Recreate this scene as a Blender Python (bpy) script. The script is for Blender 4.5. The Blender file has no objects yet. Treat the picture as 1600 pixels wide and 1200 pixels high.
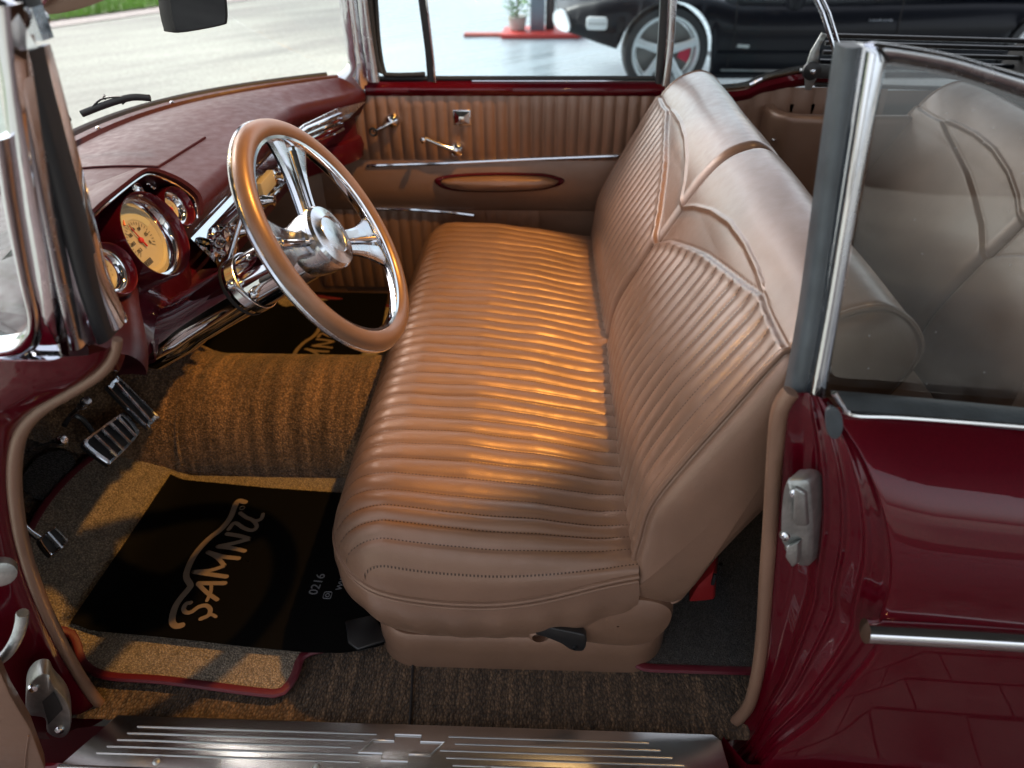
import bpy, bmesh, math, random
from math import sin, cos, pi, sqrt, radians, exp, atan2
from mathutils import Vector, Matrix
random.seed(7)
SC = bpy.context.scene
COL = SC.collection

# ------------------------------------------------------------------ camera
cam_d = bpy.data.cameras.new('camera')
cam = bpy.data.objects.new('camera', cam_d)
COL.objects.link(cam)
cam_d.sensor_width = 36.0
cam_d.lens = 1109.0 / 1600 * 36.0
cam_d.clip_start = 0.02
cam_d.clip_end = 3000
rot = Matrix([[0.999262, -0.015176, 0.035289], [0.037468, 0.58765, -0.808247], [-0.008472, 0.808973, 0.587785]])
cam.matrix_world = Matrix.Translation((0, -0.65, 1.21)) @ rot.to_4x4()
cam_d.dof.use_dof = True
cam_d.dof.focus_distance = 1.25
cam_d.dof.aperture_fstop = 3.2
SC.camera = cam

# ------------------------------------------------------------------ daylight
SUN_EL, SUN_AZ = radians(46), radians(306)       # azimuth measured like the sky texture's rotation
w = bpy.data.worlds.new('World')
SC.world = w
w.use_nodes = True
nt = w.node_tree
nt.nodes.clear()
wo = nt.nodes.new('ShaderNodeOutputWorld')
bg = nt.nodes.new('ShaderNodeBackground')
sky = nt.nodes.new('ShaderNodeTexSky')
sky.sky_type = 'NISHITA'
sky.sun_disc = False
sky.sun_elevation = SUN_EL
sky.sun_rotation = SUN_AZ
sky.air_density = 1.0
sky.dust_density = 4.0
sky.ozone_density = 1.0
hs = nt.nodes.new('ShaderNodeHueSaturation')
hs.inputs['Saturation'].default_value = 0.35
nt.links.new(sky.outputs[0], hs.inputs['Color'])
nt.links.new(hs.outputs[0], bg.inputs[0])
bg.inputs[1].default_value = 0.15
nt.links.new(bg.outputs[0], wo.inputs[0])
sun_d = bpy.data.lights.new('sun', 'SUN')
sun_d.energy = 0.7
sun_d.angle = radians(20)
sun_d.color = (1.0, 0.95, 0.88)
sun = bpy.data.objects.new('sun', sun_d)
COL.objects.link(sun)
sd = Vector((sin(SUN_AZ) * cos(SUN_EL), cos(SUN_AZ) * cos(SUN_EL), sin(SUN_EL)))
sun.rotation_euler = (-sd).to_track_quat('-Z', 'Y').to_euler()
SC.view_settings.view_transform = 'Standard'
SC.view_settings.look = 'None'
SC.view_settings.exposure = 1.4
SC.view_settings.gamma = 1.0
SC.render.engine = 'CYCLES'
SC.cycles.max_bounces = 10
SC.cycles.transparent_max_bounces = 16
SC.cycles.sample_clamp_indirect = 6.0

# ------------------------------------------------------------------ mesh helpers
class MB:
    def __init__(s):
        s.v = []; s.f = []; s.uv = {}
    def grid(s, rows, cu=False, cv=False, uvs=None):
        b = len(s.v); n = len(rows); m = len(rows[0])
        for r in rows:
            s.v.extend([tuple(p) for p in r])
        if uvs:
            k = b
            for r in uvs:
                for q in r:
                    s.uv[k] = q; k += 1
        for i in range(n if cv else n - 1):
            for j in range(m if cu else m - 1):
                i2, j2 = (i + 1) % n, (j + 1) % m
                s.f.append((b + i * m + j, b + i * m + j2, b + i2 * m + j2, b + i2 * m + j))
        return b
    def fan(s, pts, c=None):
        b = len(s.v); s.v.extend([tuple(p) for p in pts]); n = len(pts)
        if c is None:
            c = tuple(sum(p[k] for p in pts) / n for k in range(3))
        s.v.append(tuple(c))
        for i in range(n):
            s.f.append((b + i, b + (i + 1) % n, b + n))
    def tube(s, pts, r, n=10, closed=False, caps=True, flat=None):
        pts = [Vector(p) for p in pts]; N = len(pts)
        rows = []
        up = None
        for i, p in enumerate(pts):
            if closed:
                t = pts[(i + 1) % N] - pts[i - 1]
            else:
                t = pts[min(i + 1, N - 1)] - pts[max(i - 1, 0)]
            t.normalize()
            if up is None:
                up = Vector((0, 0, 1)) if abs(t.z) < .9 else Vector((0, 1, 0))
            a = (up - t * up.dot(t)).normalized()
            up = a
            b = t.cross(a)
            rr = r[i] if isinstance(r, (list, tuple)) else r
            fl = flat if flat else 1.0
            rows.append([p + (a * cos(2 * pi * k / n) * fl + b * sin(2 * pi * k / n)) * rr for k in range(n)])
        s.grid(rows, cu=True, cv=closed)
        if caps and not closed:
            s.fan(rows[0]); s.fan(rows[-1])
    def lathe(s, prof, o, ax, n=24, ref=None, caps=False):
        o = Vector(o); ax = Vector(ax).normalized()
        u = Vector(ref) if ref else (Vector((0, 0, 1)) if abs(ax.z) < .9 else Vector((1, 0, 0)))
        u = (u - ax * u.dot(ax)).normalized(); w_ = ax.cross(u)
        rows = [[o + ax * h + (u * cos(2 * pi * k / n) + w_ * sin(2 * pi * k / n)) * r for k in range(n)] for r, h in prof]
        s.grid(rows, cu=True)
        if caps:
            s.fan(rows[0]); s.fan(rows[-1])
    def ball(s, c, r, n=10):
        prof = [(max(r * sin(pi * i / n), 1e-5), -r * cos(pi * i / n)) for i in range(n + 1)]
        s.lathe(prof, c, (0, 0, 1), n * 2)
    def poly(s, pts, d):
        """prism: closed outline pts extruded by vector d"""
        d = Vector(d); b = len(s.v); n = len(pts)
        s.v.extend([tuple(p) for p in pts]); s.v.extend([tuple(Vector(p) + d) for p in pts])
        s.f.append(tuple(range(b, b + n))); s.f.append(tuple(range(b + 2 * n - 1, b + n - 1, -1)))
        for i in range(n):
            j = (i + 1) % n
            s.f.append((b + i, b + n + i, b + n + j, b + j))
    def box(s, c, sx, sy, sz, rot=None):
        P = []
        for dz in (-.5, .5):
            for dx, dy in ((-.5, -.5), (.5, -.5), (.5, .5), (-.5, .5)):
                q = Vector((dx * sx, dy * sy, dz * sz))
                if rot: q = rot @ q
                P.append(Vector(c) + q)
        b = len(s.v); s.v.extend([tuple(p) for p in P])
        for f in ((3, 2, 1, 0), (4, 5, 6, 7), (0, 1, 5, 4), (1, 2, 6, 5), (2, 3, 7, 6), (3, 0, 4, 7)):
            s.f.append(tuple(b + k for k in f))
    def build(s, name, mat, parent=None, smooth=True, bevel=0, seg=2, loc=None, split=40):
        me = bpy.data.meshes.new(name)
        L = Vector(loc) if loc else Vector((0, 0, 0))
        me.from_pydata([tuple(Vector(p) - L) for p in s.v], [], s.f)
        if s.uv:
            uvl = me.uv_layers.new(name='flute')
            for lp in me.loops:
                uvl.data[lp.index].uv = s.uv.get(lp.vertex_index, (0, 0))
        bm = bmesh.new(); bm.from_mesh(me)
        bmesh.ops.remove_doubles(bm, verts=bm.verts, dist=1e-5)
        bmesh.ops.recalc_face_normals(bm, faces=bm.faces)
        if bevel:
            es = [e for e in bm.edges if len(e.link_faces) == 2 and e.calc_face_angle(0) > .6]
            bmesh.ops.bevel(bm, geom=es, offset=bevel, segments=seg, profile=.5, affect='EDGES', clamp_overlap=True)
        if smooth:
            for f in bm.faces: f.smooth = True
            for e in bm.edges:
                if len(e.link_faces) == 2 and e.calc_face_angle(0) > radians(split): e.smooth = False
        bm.to_mesh(me); bm.free()
        me.materials.append(mat)
        return link(name, me, parent, L)

def link(name, me, parent=None, loc=(0, 0, 0)):
    o = bpy.data.objects.new(name, me)
    COL.objects.link(o)
    o.location = loc
    if parent is not None:
        o.parent = parent
        if parent.type == 'EMPTY' or tuple(parent.location) != (0, 0, 0):
            o.matrix_parent_inverse = Matrix.Translation(-WL(parent))
    return o
WLOC = {}
def WL(o):
    l = Vector(o.location)
    return l
def thing(name, label, cat, loc, group=None):
    o = bpy.data.objects.new(name, None)
    COL.objects.link(o); o.location = loc
    o.empty_display_size = .1
    return tag(o, label, cat, group)
def tag(o, label=None, cat=None, group=None, kind=None):
    if label: o['label'] = label
    if cat: o['category'] = cat
    if group: o['group'] = group
    if kind: o['kind'] = kind
    return o
def cr(pts, n=8, closed=False):
    """Catmull-Rom through pts"""
    P = [Vector(p) for p in pts]; N = len(P); out = []
    rng = range(N if closed else N - 1)
    for i in rng:
        if closed:
            p0, p1, p2, p3 = P[i - 1], P[i], P[(i + 1) % N], P[(i + 2) % N]
        else:
            p1, p2 = P[i], P[i + 1]
            p0 = P[i - 1] if i > 0 else p1 * 2 - p2
            p3 = P[i + 2] if i + 2 < N else p2 * 2 - p1
        for k in range(n):
            t = k / n
            out.append(.5 * ((2 * p1) + (p2 - p0) * t + (2 * p0 - 5 * p1 + 4 * p2 - p3) * t * t + (3 * p1 - p0 - 3 * p2 + p3) * t ** 3))
    if not closed: out.append(P[-1])
    return out
def resample(pts, n):
    P = [Vector(p) for p in pts]; L = [0]
    for a, b in zip(P, P[1:]): L.append(L[-1] + (b - a).length)
    out = []; k = 0
    for i in range(n):
        d = L[-1] * i / (n - 1)
        while k < len(P) - 2 and L[k + 1] < d: k += 1
        t = (d - L[k]) / max(L[k + 1] - L[k], 1e-9)
        out.append(P[k].lerp(P[k + 1], min(max(t, 0), 1)))
    return out
def interp(x, tab):
    if x <= tab[0][0]: return tab[0][1]
    for (a, b), (c, d) in zip(tab, tab[1:]):
        if x <= c: return b + (d - b) * (x - a) / (c - a)
    return tab[-1][1]
def smst(a, b, x):
    t = min(max((x - a) / (b - a), 0), 1); return t * t * (3 - 2 * t)

# ------------------------------------------------------------------ materials
def nmat(name):
    m = bpy.data.materials.new(name); m.use_nodes = True
    n = m.node_tree; b = n.nodes['Principled BSDF']
    return m, n, b
def setp(b, **k):
    names = dict(col='Base Color', rough='Roughness', metal='Metallic', coat='Coat Weight', crough='Coat Roughness',
                 spec='Specular IOR Level', sheen='Sheen Weight', trans='Transmission Weight', ior='IOR', em='Emission Color', ems='Emission Strength', an='Anisotropic')
    for q, v in k.items():
        if q in ('col', 'em') and len(v) == 3: v = (*v, 1)
        b.inputs[names[q]].default_value = v
def N(n, t, **k):
    x = n.nodes.new(t)
    for q, v in k.items():
        if q in x.inputs.keys(): x.inputs[q].default_value = v
        else: setattr(x, q, v)
    return x
def ramp(n, fac, stops):
    r = n.nodes.new('ShaderNodeValToRGB')
    e = r.color_ramp.elements
    while len(e) < len(stops): e.new(.5)
    for k, (p, c) in zip(e, stops):
        k.position = p; k.color = (*c, 1) if len(c) == 3 else c
    n.links.new(fac, r.inputs[0]); return r
def plain(name, col, rough=.5, metal=0, coat=0, crough=.03, var=.0, scale=40, spec=.5, bump=0, bscale=200, rvar=0):
    m, n, b = nmat(name)
    setp(b, col=col, rough=rough, metal=metal, coat=coat, crough=crough, spec=spec)
    tc = N(n, 'ShaderNodeTexCoord')
    if var or rvar:
        t = N(n, 'ShaderNodeTexNoise', Scale=scale, Detail=5.0)
        n.links.new(tc.outputs['Object'], t.inputs['Vector'])
        if var:
            r = ramp(n, t.outputs[0], [(.3, tuple(c * (1 - var) for c in col)), (.7, tuple(min(c * (1 + var), 1) for c in col))])
            n.links.new(r.outputs[0], b.inputs['Base Color'])
        if rvar:
            mr = N(n, 'ShaderNodeMapRange'); mr.inputs[1].default_value = .3; mr.inputs[2].default_value = .7
            mr.inputs[3].default_value = max(rough - rvar, .01); mr.inputs[4].default_value = rough + rvar
            n.links.new(t.outputs[0], mr.inputs[0]); n.links.new(mr.outputs[0], b.inputs['Roughness'])
    if bump:
        t2 = N(n, 'ShaderNodeTexNoise', Scale=bscale, Detail=3.0)
        n.links.new(tc.outputs['Object'], t2.inputs['Vector'])
        bp = N(n, 'ShaderNodeBump', Strength=bump, Distance=.002)
        n.links.new(t2.outputs[0], bp.inputs['Height']); n.links.new(bp.outputs[0], b.inputs['Normal'])
    return m
def leather(name, col, stitched=False, rough=.36, crease=.35, metal=.28, coat=.32, spec=.5, grain=.5):
    m, n, b = nmat(name)
    setp(b, rough=rough, spec=spec, coat=coat, crough=.24, metal=metal)
    tc = N(n, 'ShaderNodeTexCoord')
    no = N(n, 'ShaderNodeTexNoise', Scale=6.0, Detail=6.0)
    n.links.new(tc.outputs['Object'], no.inputs['Vector'])
    cr_ = ramp(n, no.outputs[0], [(.25, tuple(c * .86 for c in col)), (.75, tuple(c * 1.12 for c in col))])
    colout = cr_.outputs[0]
    vo = N(n, 'ShaderNodeTexVoronoi', Scale=520.0); n.links.new(tc.outputs['Object'], vo.inputs['Vector'])
    # creases: distance to warped cell edges
    mp = N(n, 'ShaderNodeMapping'); mp.inputs['Scale'].default_value = (1, .55, 1); n.links.new(tc.outputs['Object'], mp.inputs[0])
    vc = N(n, 'ShaderNodeTexVoronoi', feature='DISTANCE_TO_EDGE', Scale=58.0); n.links.new(mp.outputs[0], vc.inputs['Vector'])
    cm = N(n, 'ShaderNodeMapRange'); cm.inputs[1].default_value = 0; cm.inputs[2].default_value = .05; n.links.new(vc.outputs['Distance'], cm.inputs[0])
    n2 = N(n, 'ShaderNodeTexNoise', Scale=5.0); n.links.new(tc.outputs['Object'], n2.inputs['Vector'])
    msk = N(n, 'ShaderNodeMapRange'); msk.inputs[1].default_value = .5; msk.inputs[2].default_value = .68; n.links.new(n2.outputs[0], msk.inputs[0])
    inv = N(n, 'ShaderNodeMath', operation='SUBTRACT'); inv.inputs[0].default_value = 1; n.links.new(cm.outputs[0], inv.inputs[1])
    mu = N(n, 'ShaderNodeMath', operation='MULTIPLY'); n.links.new(inv.outputs[0], mu.inputs[0]); n.links.new(msk.outputs[0], mu.inputs[1])
    sc = N(n, 'ShaderNodeMath', operation='MULTIPLY'); sc.inputs[1].default_value = -crease; n.links.new(mu.outputs[0], sc.inputs[0])
    vs = N(n, 'ShaderNodeMath', operation='MULTIPLY'); vs.inputs[1].default_value = .16; n.links.new(vo.outputs['Distance'], vs.inputs[0])
    hsum = N(n, 'ShaderNodeMath', operation='ADD'); n.links.new(sc.outputs[0], hsum.inputs[0]); n.links.new(vs.outputs[0], hsum.inputs[1])
    n3 = N(n, 'ShaderNodeTexNoise', Scale=45.0, Detail=4.0); n.links.new(tc.outputs['Object'], n3.inputs['Vector'])
    n3s = N(n, 'ShaderNodeMath', operation='MULTIPLY'); n3s.inputs[1].default_value = .35; n.links.new(n3.outputs[0], n3s.inputs[0])
    h2 = N(n, 'ShaderNodeMath', operation='ADD'); n.links.new(hsum.outputs[0], h2.inputs[0]); n.links.new(n3s.outputs[0], h2.inputs[1])
    hout = h2.outputs[0]
    if stitched:
        uv = N(n, 'ShaderNodeUVMap', uv_map='flute')
        sp = N(n, 'ShaderNodeSeparateXYZ'); n.links.new(uv.outputs[0], sp.inputs[0])
        fr = N(n, 'ShaderNodeMath', operation='PINGPONG'); fr.inputs[1].default_value = .5; n.links.new(sp.outputs['X'], fr.inputs[0])
        lt = N(n, 'ShaderNodeMapRange'); lt.inputs[1].default_value = .022; lt.inputs[2].default_value = .04; lt.inputs[3].default_value = 1; lt.inputs[4].default_value = 0
        n.links.new(fr.outputs[0], lt.inputs[0])
        ds = N(n, 'ShaderNodeMath', operation='MULTIPLY'); ds.inputs[1].default_value = 2 * pi / .0062; n.links.new(sp.outputs['Y'], ds.inputs[0])
        sn = N(n, 'ShaderNodeMath', operation='SINE'); n.links.new(ds.outputs[0], sn.inputs[0])
        gt = N(n, 'ShaderNodeMath', operation='GREATER_THAN'); gt.inputs[1].default_value = .1; n.links.new(sn.outputs[0], gt.inputs[0])
        hole = N(n, 'ShaderNodeMath', operation='MULTIPLY'); n.links.new(lt.outputs[0], hole.inputs[0]); n.links.new(gt.outputs[0], hole.inputs[1])
        mx = N(n, 'ShaderNodeMix', data_type='RGBA'); n.links.new(hole.outputs[0], mx.inputs[0])
        n.links.new(colout, mx.inputs[6]); mx.inputs[7].default_value = (col[0] * .25, col[1] * .22, col[2] * .2, 1)
        colout = mx.outputs[2]
        hh = N(n, 'ShaderNodeMath', operation='MULTIPLY'); hh.inputs[1].default_value = -.8; n.links.new(hole.outputs[0], hh.inputs[0])
        h3 = N(n, 'ShaderNodeMath', operation='ADD'); n.links.new(hout, h3.inputs[0]); n.links.new(hh.outputs[0], h3.inputs[1]); hout = h3.outputs[0]
    bp = N(n, 'ShaderNodeBump', Strength=grain, Distance=.0022)
    n.links.new(hout, bp.inputs['Height']); n.links.new(bp.outputs[0], b.inputs['Normal'])
    n.links.new(colout, b.inputs['Base Color'])
    rr = N(n, 'ShaderNodeMapRange'); rr.inputs[1].default_value = .3; rr.inputs[2].default_value = .7
    rr.inputs[3].default_value = rough - .07; rr.inputs[4].default_value = rough + .09
    n.links.new(n3.outputs[0], rr.inputs[0]); n.links.new(rr.outputs[0], b.inputs['Roughness'])
    return m
def carpet(name, c1, c2, loop=True, stripes=None):
    m, n, b = nmat(name)
    setp(b, rough=.95, spec=.15, sheen=.25)
    tc = N(n, 'ShaderNodeTexCoord')
    mp = N(n, 'ShaderNodeMapping'); n.links.new(tc.outputs['Object'], mp.inputs[0])
    mp.inputs['Scale'].default_value = (1.0, .62, 1) if loop else (1, 1, 1)
    vo = N(n, 'ShaderNodeTexVoronoi', Scale=250.0 if loop else 300.0); n.links.new(mp.outputs[0], vo.inputs['Vector'])
    no = N(n, 'ShaderNodeTexNoise', Scale=60.0, Detail=6.0); n.links.new(tc.outputs['Object'], no.inputs['Vector'])
    mixv = N(n, 'ShaderNodeMix', data_type='FLOAT'); mixv.inputs[0].default_value = .5
    n.links.new(vo.outputs['Color'], mixv.inputs[2]); n.links.new(no.outputs[0], mixv.inputs[3])
    r = ramp(n, mixv.outputs[0], [(.25, c1), (.75, c2)])
    rd_ = ramp(n, vo.outputs['Distance'], [(.12, (1.2, 1.18, 1.15)), (.7, (.45, .43, .41))])  # shade between the loops put into the pile colour
    m0 = N(n, 'ShaderNodeMix', data_type='RGBA', blend_type='MULTIPLY'); m0.inputs[0].default_value = 1
    n.links.new(r.outputs[0], m0.inputs[6]); n.links.new(rd_.outputs[0], m0.inputs[7]); co = m0.outputs[2]
    hout = vo.outputs['Distance']
    if stripes:
        wv = N(n, 'ShaderNodeTexNoise', Scale=1.0, Detail=2.0)
        m2 = N(n, 'ShaderNodeMapping'); m2.inputs['Scale'].default_value = stripes; n.links.new(tc.outputs['Object'], m2.inputs[0]); n.links.new(m2.outputs[0], wv.inputs['Vector'])
        r2 = ramp(n, wv.outputs[0], [(.3, (.62, .62, .62)), (.5, (1, 1, 1)), (.66, (1.7, 1.65, 1.55))])
        mx = N(n, 'ShaderNodeMix', data_type='RGBA', blend_type='MULTIPLY'); mx.inputs[0].default_value = 1
        n.links.new(co, mx.inputs[6]); n.links.new(r2.outputs[0], mx.inputs[7]); co = mx.outputs[2]
    n.links.new(co, b.inputs['Base Color'])
    bp = N(n, 'ShaderNodeBump', Strength=1.0, Distance=.0035 if loop else .003, invert=True)
    n.links.new(hout, bp.inputs['Height']); n.links.new(bp.outputs[0], b.inputs['Normal'])
    return m
def paint(name, col, flake=.5):
    m, n, b = nmat(name)
    setp(b, col=col, metal=.3, rough=.38, coat=.8, crough=.012, spec=.1)
    tc = N(n, 'ShaderNodeTexCoord')
    vo = N(n, 'ShaderNodeTexVoronoi', Scale=1400.0); n.links.new(tc.outputs['Object'], vo.inputs['Vector'])
    r = ramp(n, vo.outputs['Color'], [(.2, tuple(c * (1 - flake * .4) for c in col)), (.9, tuple(c * (1 + flake * .5) for c in col))])
    n.links.new(r.outputs[0], b.inputs['Base Color'])
    return m
def chrome(name, rough=.06, col=(.72, .72, .74), bump=.0):
    m, n, b = nmat(name)
    setp(b, col=col, metal=1, rough=rough)
    tc = N(n, 'ShaderNodeTexCoord')
    t = N(n, 'ShaderNodeTexNoise', Scale=35.0, Detail=6.0); n.links.new(tc.outputs['Object'], t.inputs['Vector'])
    mr = N(n, 'ShaderNodeMapRange'); mr.inputs[1].default_value = .35; mr.inputs[2].default_value = .75
    mr.inputs[3].default_value = rough * .6; mr.inputs[4].default_value = rough * 2.2 + .03
    n.links.new(t.outputs[0], mr.inputs[0]); n.links.new(mr.outputs[0], b.inputs['Roughness'])
    if bump:
        t2 = N(n, 'ShaderNodeTexNoise', Scale=9.0, Detail=2.0); n.links.new(tc.outputs['Object'], t2.inputs['Vector'])
        bp = N(n, 'ShaderNodeBump', Strength=bump, Distance=.01); n.links.new(t2.outputs[0], bp.inputs['Height']); n.links.new(bp.outputs[0], b.inputs['Normal'])
    return m
def glass(name, tint=(1, 1, 1), f0=.06, film=0.0):
    m = bpy.data.materials.new(name); m.use_nodes = True; n = m.node_tree; n.nodes.clear()
    o = N(n, 'ShaderNodeOutputMaterial'); t = N(n, 'ShaderNodeBsdfTransparent'); t.inputs[0].default_value = (*tint, 1)
    g = N(n, 'ShaderNodeBsdfGlossy'); g.inputs['Roughness'].default_value = .01
    lw0 = N(n, 'ShaderNodeLayerWeight'); lw0.inputs['Blend'].default_value = .5
    lw = N(n, 'ShaderNodeMath', operation='POWER'); lw.inputs[1].default_value = 5.0; n.links.new(lw0.outputs['Facing'], lw.inputs[0])
    ad = N(n, 'ShaderNodeMath', operation='ADD'); ad.inputs[1].default_value = f0; n.links.new(lw.outputs[0], ad.inputs[0])
    mx = N(n, 'ShaderNodeMixShader'); n.links.new(ad.outputs[0], mx.inputs[0]); n.links.new(t.outputs[0], mx.inputs[1]); n.links.new(g.outputs[0], mx.inputs[2])
    out = mx.outputs[0]
    if film:      # dust and wipe marks on the pane
        tc = N(n, 'ShaderNodeTexCoord'); no = N(n, 'ShaderNodeTexNoise', Scale=5.0, Detail=8.0, Roughness=.7); n.links.new(tc.outputs['Object'], no.inputs['Vector'])
        vo = N(n, 'ShaderNodeTexVoronoi', Scale=55.0); n.links.new(tc.outputs['Object'], vo.inputs['Vector'])
        sp = N(n, 'ShaderNodeMath', operation='LESS_THAN'); sp.inputs[1].default_value = .045; n.links.new(vo.outputs['Distance'], sp.inputs[0])
        mr = N(n, 'ShaderNodeMapRange'); mr.inputs[1].default_value = .45; mr.inputs[2].default_value = .8; mr.inputs[4].default_value = film; n.links.new(no.outputs[0], mr.inputs[0])
        ml_ = N(n, 'ShaderNodeMath', operation='MULTIPLY'); ml_.inputs[1].default_value = .5; n.links.new(sp.outputs[0], ml_.inputs[0])
        mxm = N(n, 'ShaderNodeMath', operation='MAXIMUM'); n.links.new(mr.outputs[0], mxm.inputs[0]); n.links.new(ml_.outputs[0], mxm.inputs[1])
        df = N(n, 'ShaderNodeBsdfDiffuse'); df.inputs[0].default_value = (.6, .6, .58, 1)
        m2 = N(n, 'ShaderNodeMixShader'); n.links.new(mxm.outputs[0], m2.inputs[0]); n.links.new(out, m2.inputs[1]); n.links.new(df.outputs[0], m2.inputs[2]); out = m2.outputs[0]
    n.links.new(out, o.inputs[0]); return m
def emis(name, col, st):
    m, n, b = nmat(name); setp(b, col=(.8, .7, .5), em=col, ems=st); return m

TAN = (.222, .128, .086)
M = dict(
    seat=leather('stitched_tan_leather', TAN, True, crease=.14, rough=.42, coat=.12), back=leather('backrest_leather', TAN, True, crease=.03, coat=.9),
    tan=leather('tan_leather', TAN, False, crease=.12),
    trim=leather('tan_trim', (.205, .115, .075), False, rough=.42, crease=.0),
    rim=plain('wheel_rim_leather', (.21, .118, .072), .38, .25, coat=.25, crough=.2, var=.1, scale=25),
    maroon=leather('maroon_dash_leather', (.045, .0035, .008), False, rough=.5, crease=.05, metal=0, coat=.04, spec=.3, grain=.18),
    red=paint('dark_red_paint', (.085, .0004, .0065)),
    dred=paint('dash_red_paint', (.075, .003, .012)),
    chrome=chrome('chrome', .04), steel=chrome('worn_chrome', .16, (.62, .64, .68)),
    alu=plain('sill_aluminium', (.56, .55, .54), .26, 1.0, var=.05, scale=14), wavy=chrome('pressed_chrome', .07, (.75, .76, .8), .35),
    cast=plain('cast_metal', (.42, .44, .43), .38, .9, var=.2, scale=60, bump=.3, bscale=300),
    rubber=plain('black_rubber', (.018, .019, .021), .45, bump=.1),
    grubber=plain('grey_rubber', (.055, .068, .078), .4, bump=.2, var=.2, scale=30),
    black=plain('black_plastic', (.012, .012, .013), .35),
    gloss=plain('black_gloss', (.004, .005, .008), .35, coat=.18, crough=.03, spec=.15),
    cloth=plain('black_cloth', (.012, .012, .013), .8, bump=.5, bscale=500),
    floor=carpet('loop_carpet', (.045, .030, .020), (.15, .10, .065), True, (60, 1.2, 1)),
    tunnel=carpet('tunnel_carpet', (.10, .06, .035), (.26, .16, .09), True, (46, 3, 3)),
    mat=carpet('pile_mat', (.17, .14, .108), (.40, .33, .25), False),
    dmat=carpet('dark_pile', (.03, .028, .026), (.09, .082, .075), False),
    piping=plain('red_binding', (.09, .004, .012), .5, bump=.4, bscale=300),
    paper=plain('black_paper', (.003, .003, .003), .6, bump=.25, bscale=25, spec=.04),
    print=plain('brown_print', (.17, .125, .09), .6, var=.1),
    gprint=plain('grey_print', (.16, .16, .17), .6),
    dial=plain('cream_dial', (.40, .36, .25), .5, var=.05, scale=8), dark=plain('dial_black', (.02, .02, .02), .5),
    needle=plain('needle_red', (.5, .02, .01), .4), grn=plain('dial_green_grey', (.42, .42, .3), .5),
    glass=glass('clear_glass'), tglass=glass('side_glass', (.86, .97, 1.0), .03), qglass=glass('quarter_glass', (.50, .53, .51), .085, .10),
    mirror=plain('mirror_face', (.035, .035, .04), .02, 1.0),
    redbox=plain('red_canvas', (.3, .01, .012), .6, bump=.4),
    dvoid=plain('dark_underbody', (.01, .008, .008), .8),
)
DR = Vector((0, 0, 0))

# ================================================================== SETTING
def ground_sheet(name, pts, z, m, label=None):
    b = MB(); b.f.append(tuple(range(len(pts)))); b.v = [(x, y, z) for x, y in pts]
    o = b.build(name, m, smooth=False); tag(o, kind='structure'); return o
def road_mat(name, col, rough, wet=False, sc=1.0):
    m, n, b = nmat(name); setp(b, rough=rough, spec=.5 if rough < .4 else .15)
    tc = N(n, 'ShaderNodeTexCoord')
    mp = N(n, 'ShaderNodeMapping'); mp.vector_type = 'TEXTURE'; mp.inputs['Rotation'].default_value = (0, 0, radians(40)); mp.inputs['Scale'].default_value = (2.8 / sc, .62 / sc, 1); n.links.new(tc.outputs['Object'], mp.inputs[0])
    t = N(n, 'ShaderNodeTexNoise', Scale=1.0, Detail=8.0, Roughness=.62); n.links.new(mp.outputs[0], t.inputs['Vector'])
    r = ramp(n, t.outputs[0], [(.30, tuple(c * .5 for c in col)), (.46, tuple(c * .88 for c in col)), (.68, tuple(min(1, c * 1.22) for c in col))])
    f = N(n, 'ShaderNodeTexNoise', Scale=25.0, Detail=6.0); n.links.new(tc.outputs['Object'], f.inputs['Vector'])
    r2 = ramp(n, f.outputs[0], [(.35, (.82, .82, .82)), (.65, (1.1, 1.1, 1.1))])
    mx = N(n, 'ShaderNodeMix', data_type='RGBA', blend_type='MULTIPLY'); mx.inputs[0].default_value = 1
    n.links.new(r.outputs[0], mx.inputs[6]); n.links.new(r2.outputs[0], mx.inputs[7]); n.links.new(mx.outputs[2], b.inputs['Base Color'])
    rr = N(n, 'ShaderNodeMapRange'); rr.inputs[1].default_value = .35; rr.inputs[2].default_value = .65; rr.inputs[3].default_value = rough * .6; rr.inputs[4].default_value = min(rough * 1.4, 1)
    n.links.new(t.outputs[0], rr.inputs[0]); n.links.new(rr.outputs[0], b.inputs['Roughness'])
    bp = N(n, 'ShaderNodeBump', Strength=.4, Distance=.01); n.links.new(f.outputs[0], bp.inputs['Height']); n.links.new(bp.outputs[0], b.inputs['Normal'])
    return m
G = -.40
ground_sheet('ground', [(-900, -900), (900, -900), (900, 900), (-900, 900)], G - .012, road_mat('far_ground', (.34, .33, .29), .7, sc=.1))
ground_sheet('road', [(-40, -20), (-1.31, -20), (-1.31, 2.6), (-1.0, 2.6), (-2.6, 11), (-8, 40), (-40, 40)], G - .006, road_mat('concrete_road', (.37, .39, .345), .85))
ground_sheet('forecourt', [(-.996, 2.6), (25, 2.6), (25, 40), (-7.99, 40), (-2.596, 11)], G - .003, road_mat('wet_paving', (.33, .39, .42), .3))
ground_sheet('pavement', [(-20, -8.6), (-6.30, 9.22), (-4.95, 10.97), (-4.3, 11.9), (-6, 16), (-40, 20), (-40, -8.6)], G + .004, road_mat('verge_kerb', (.42, .39, .37), .8))
ground_sheet('verge', [(-20.4, -7.8), (-6.65, 9.55), (-5.3, 11.3), (-4.8, 12.1), (-6.3, 16), (-40, 20), (-40, -7.8)], G + .02, plain('verge_soil', (.07, .13, .03), .9, var=.4, scale=3))
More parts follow.
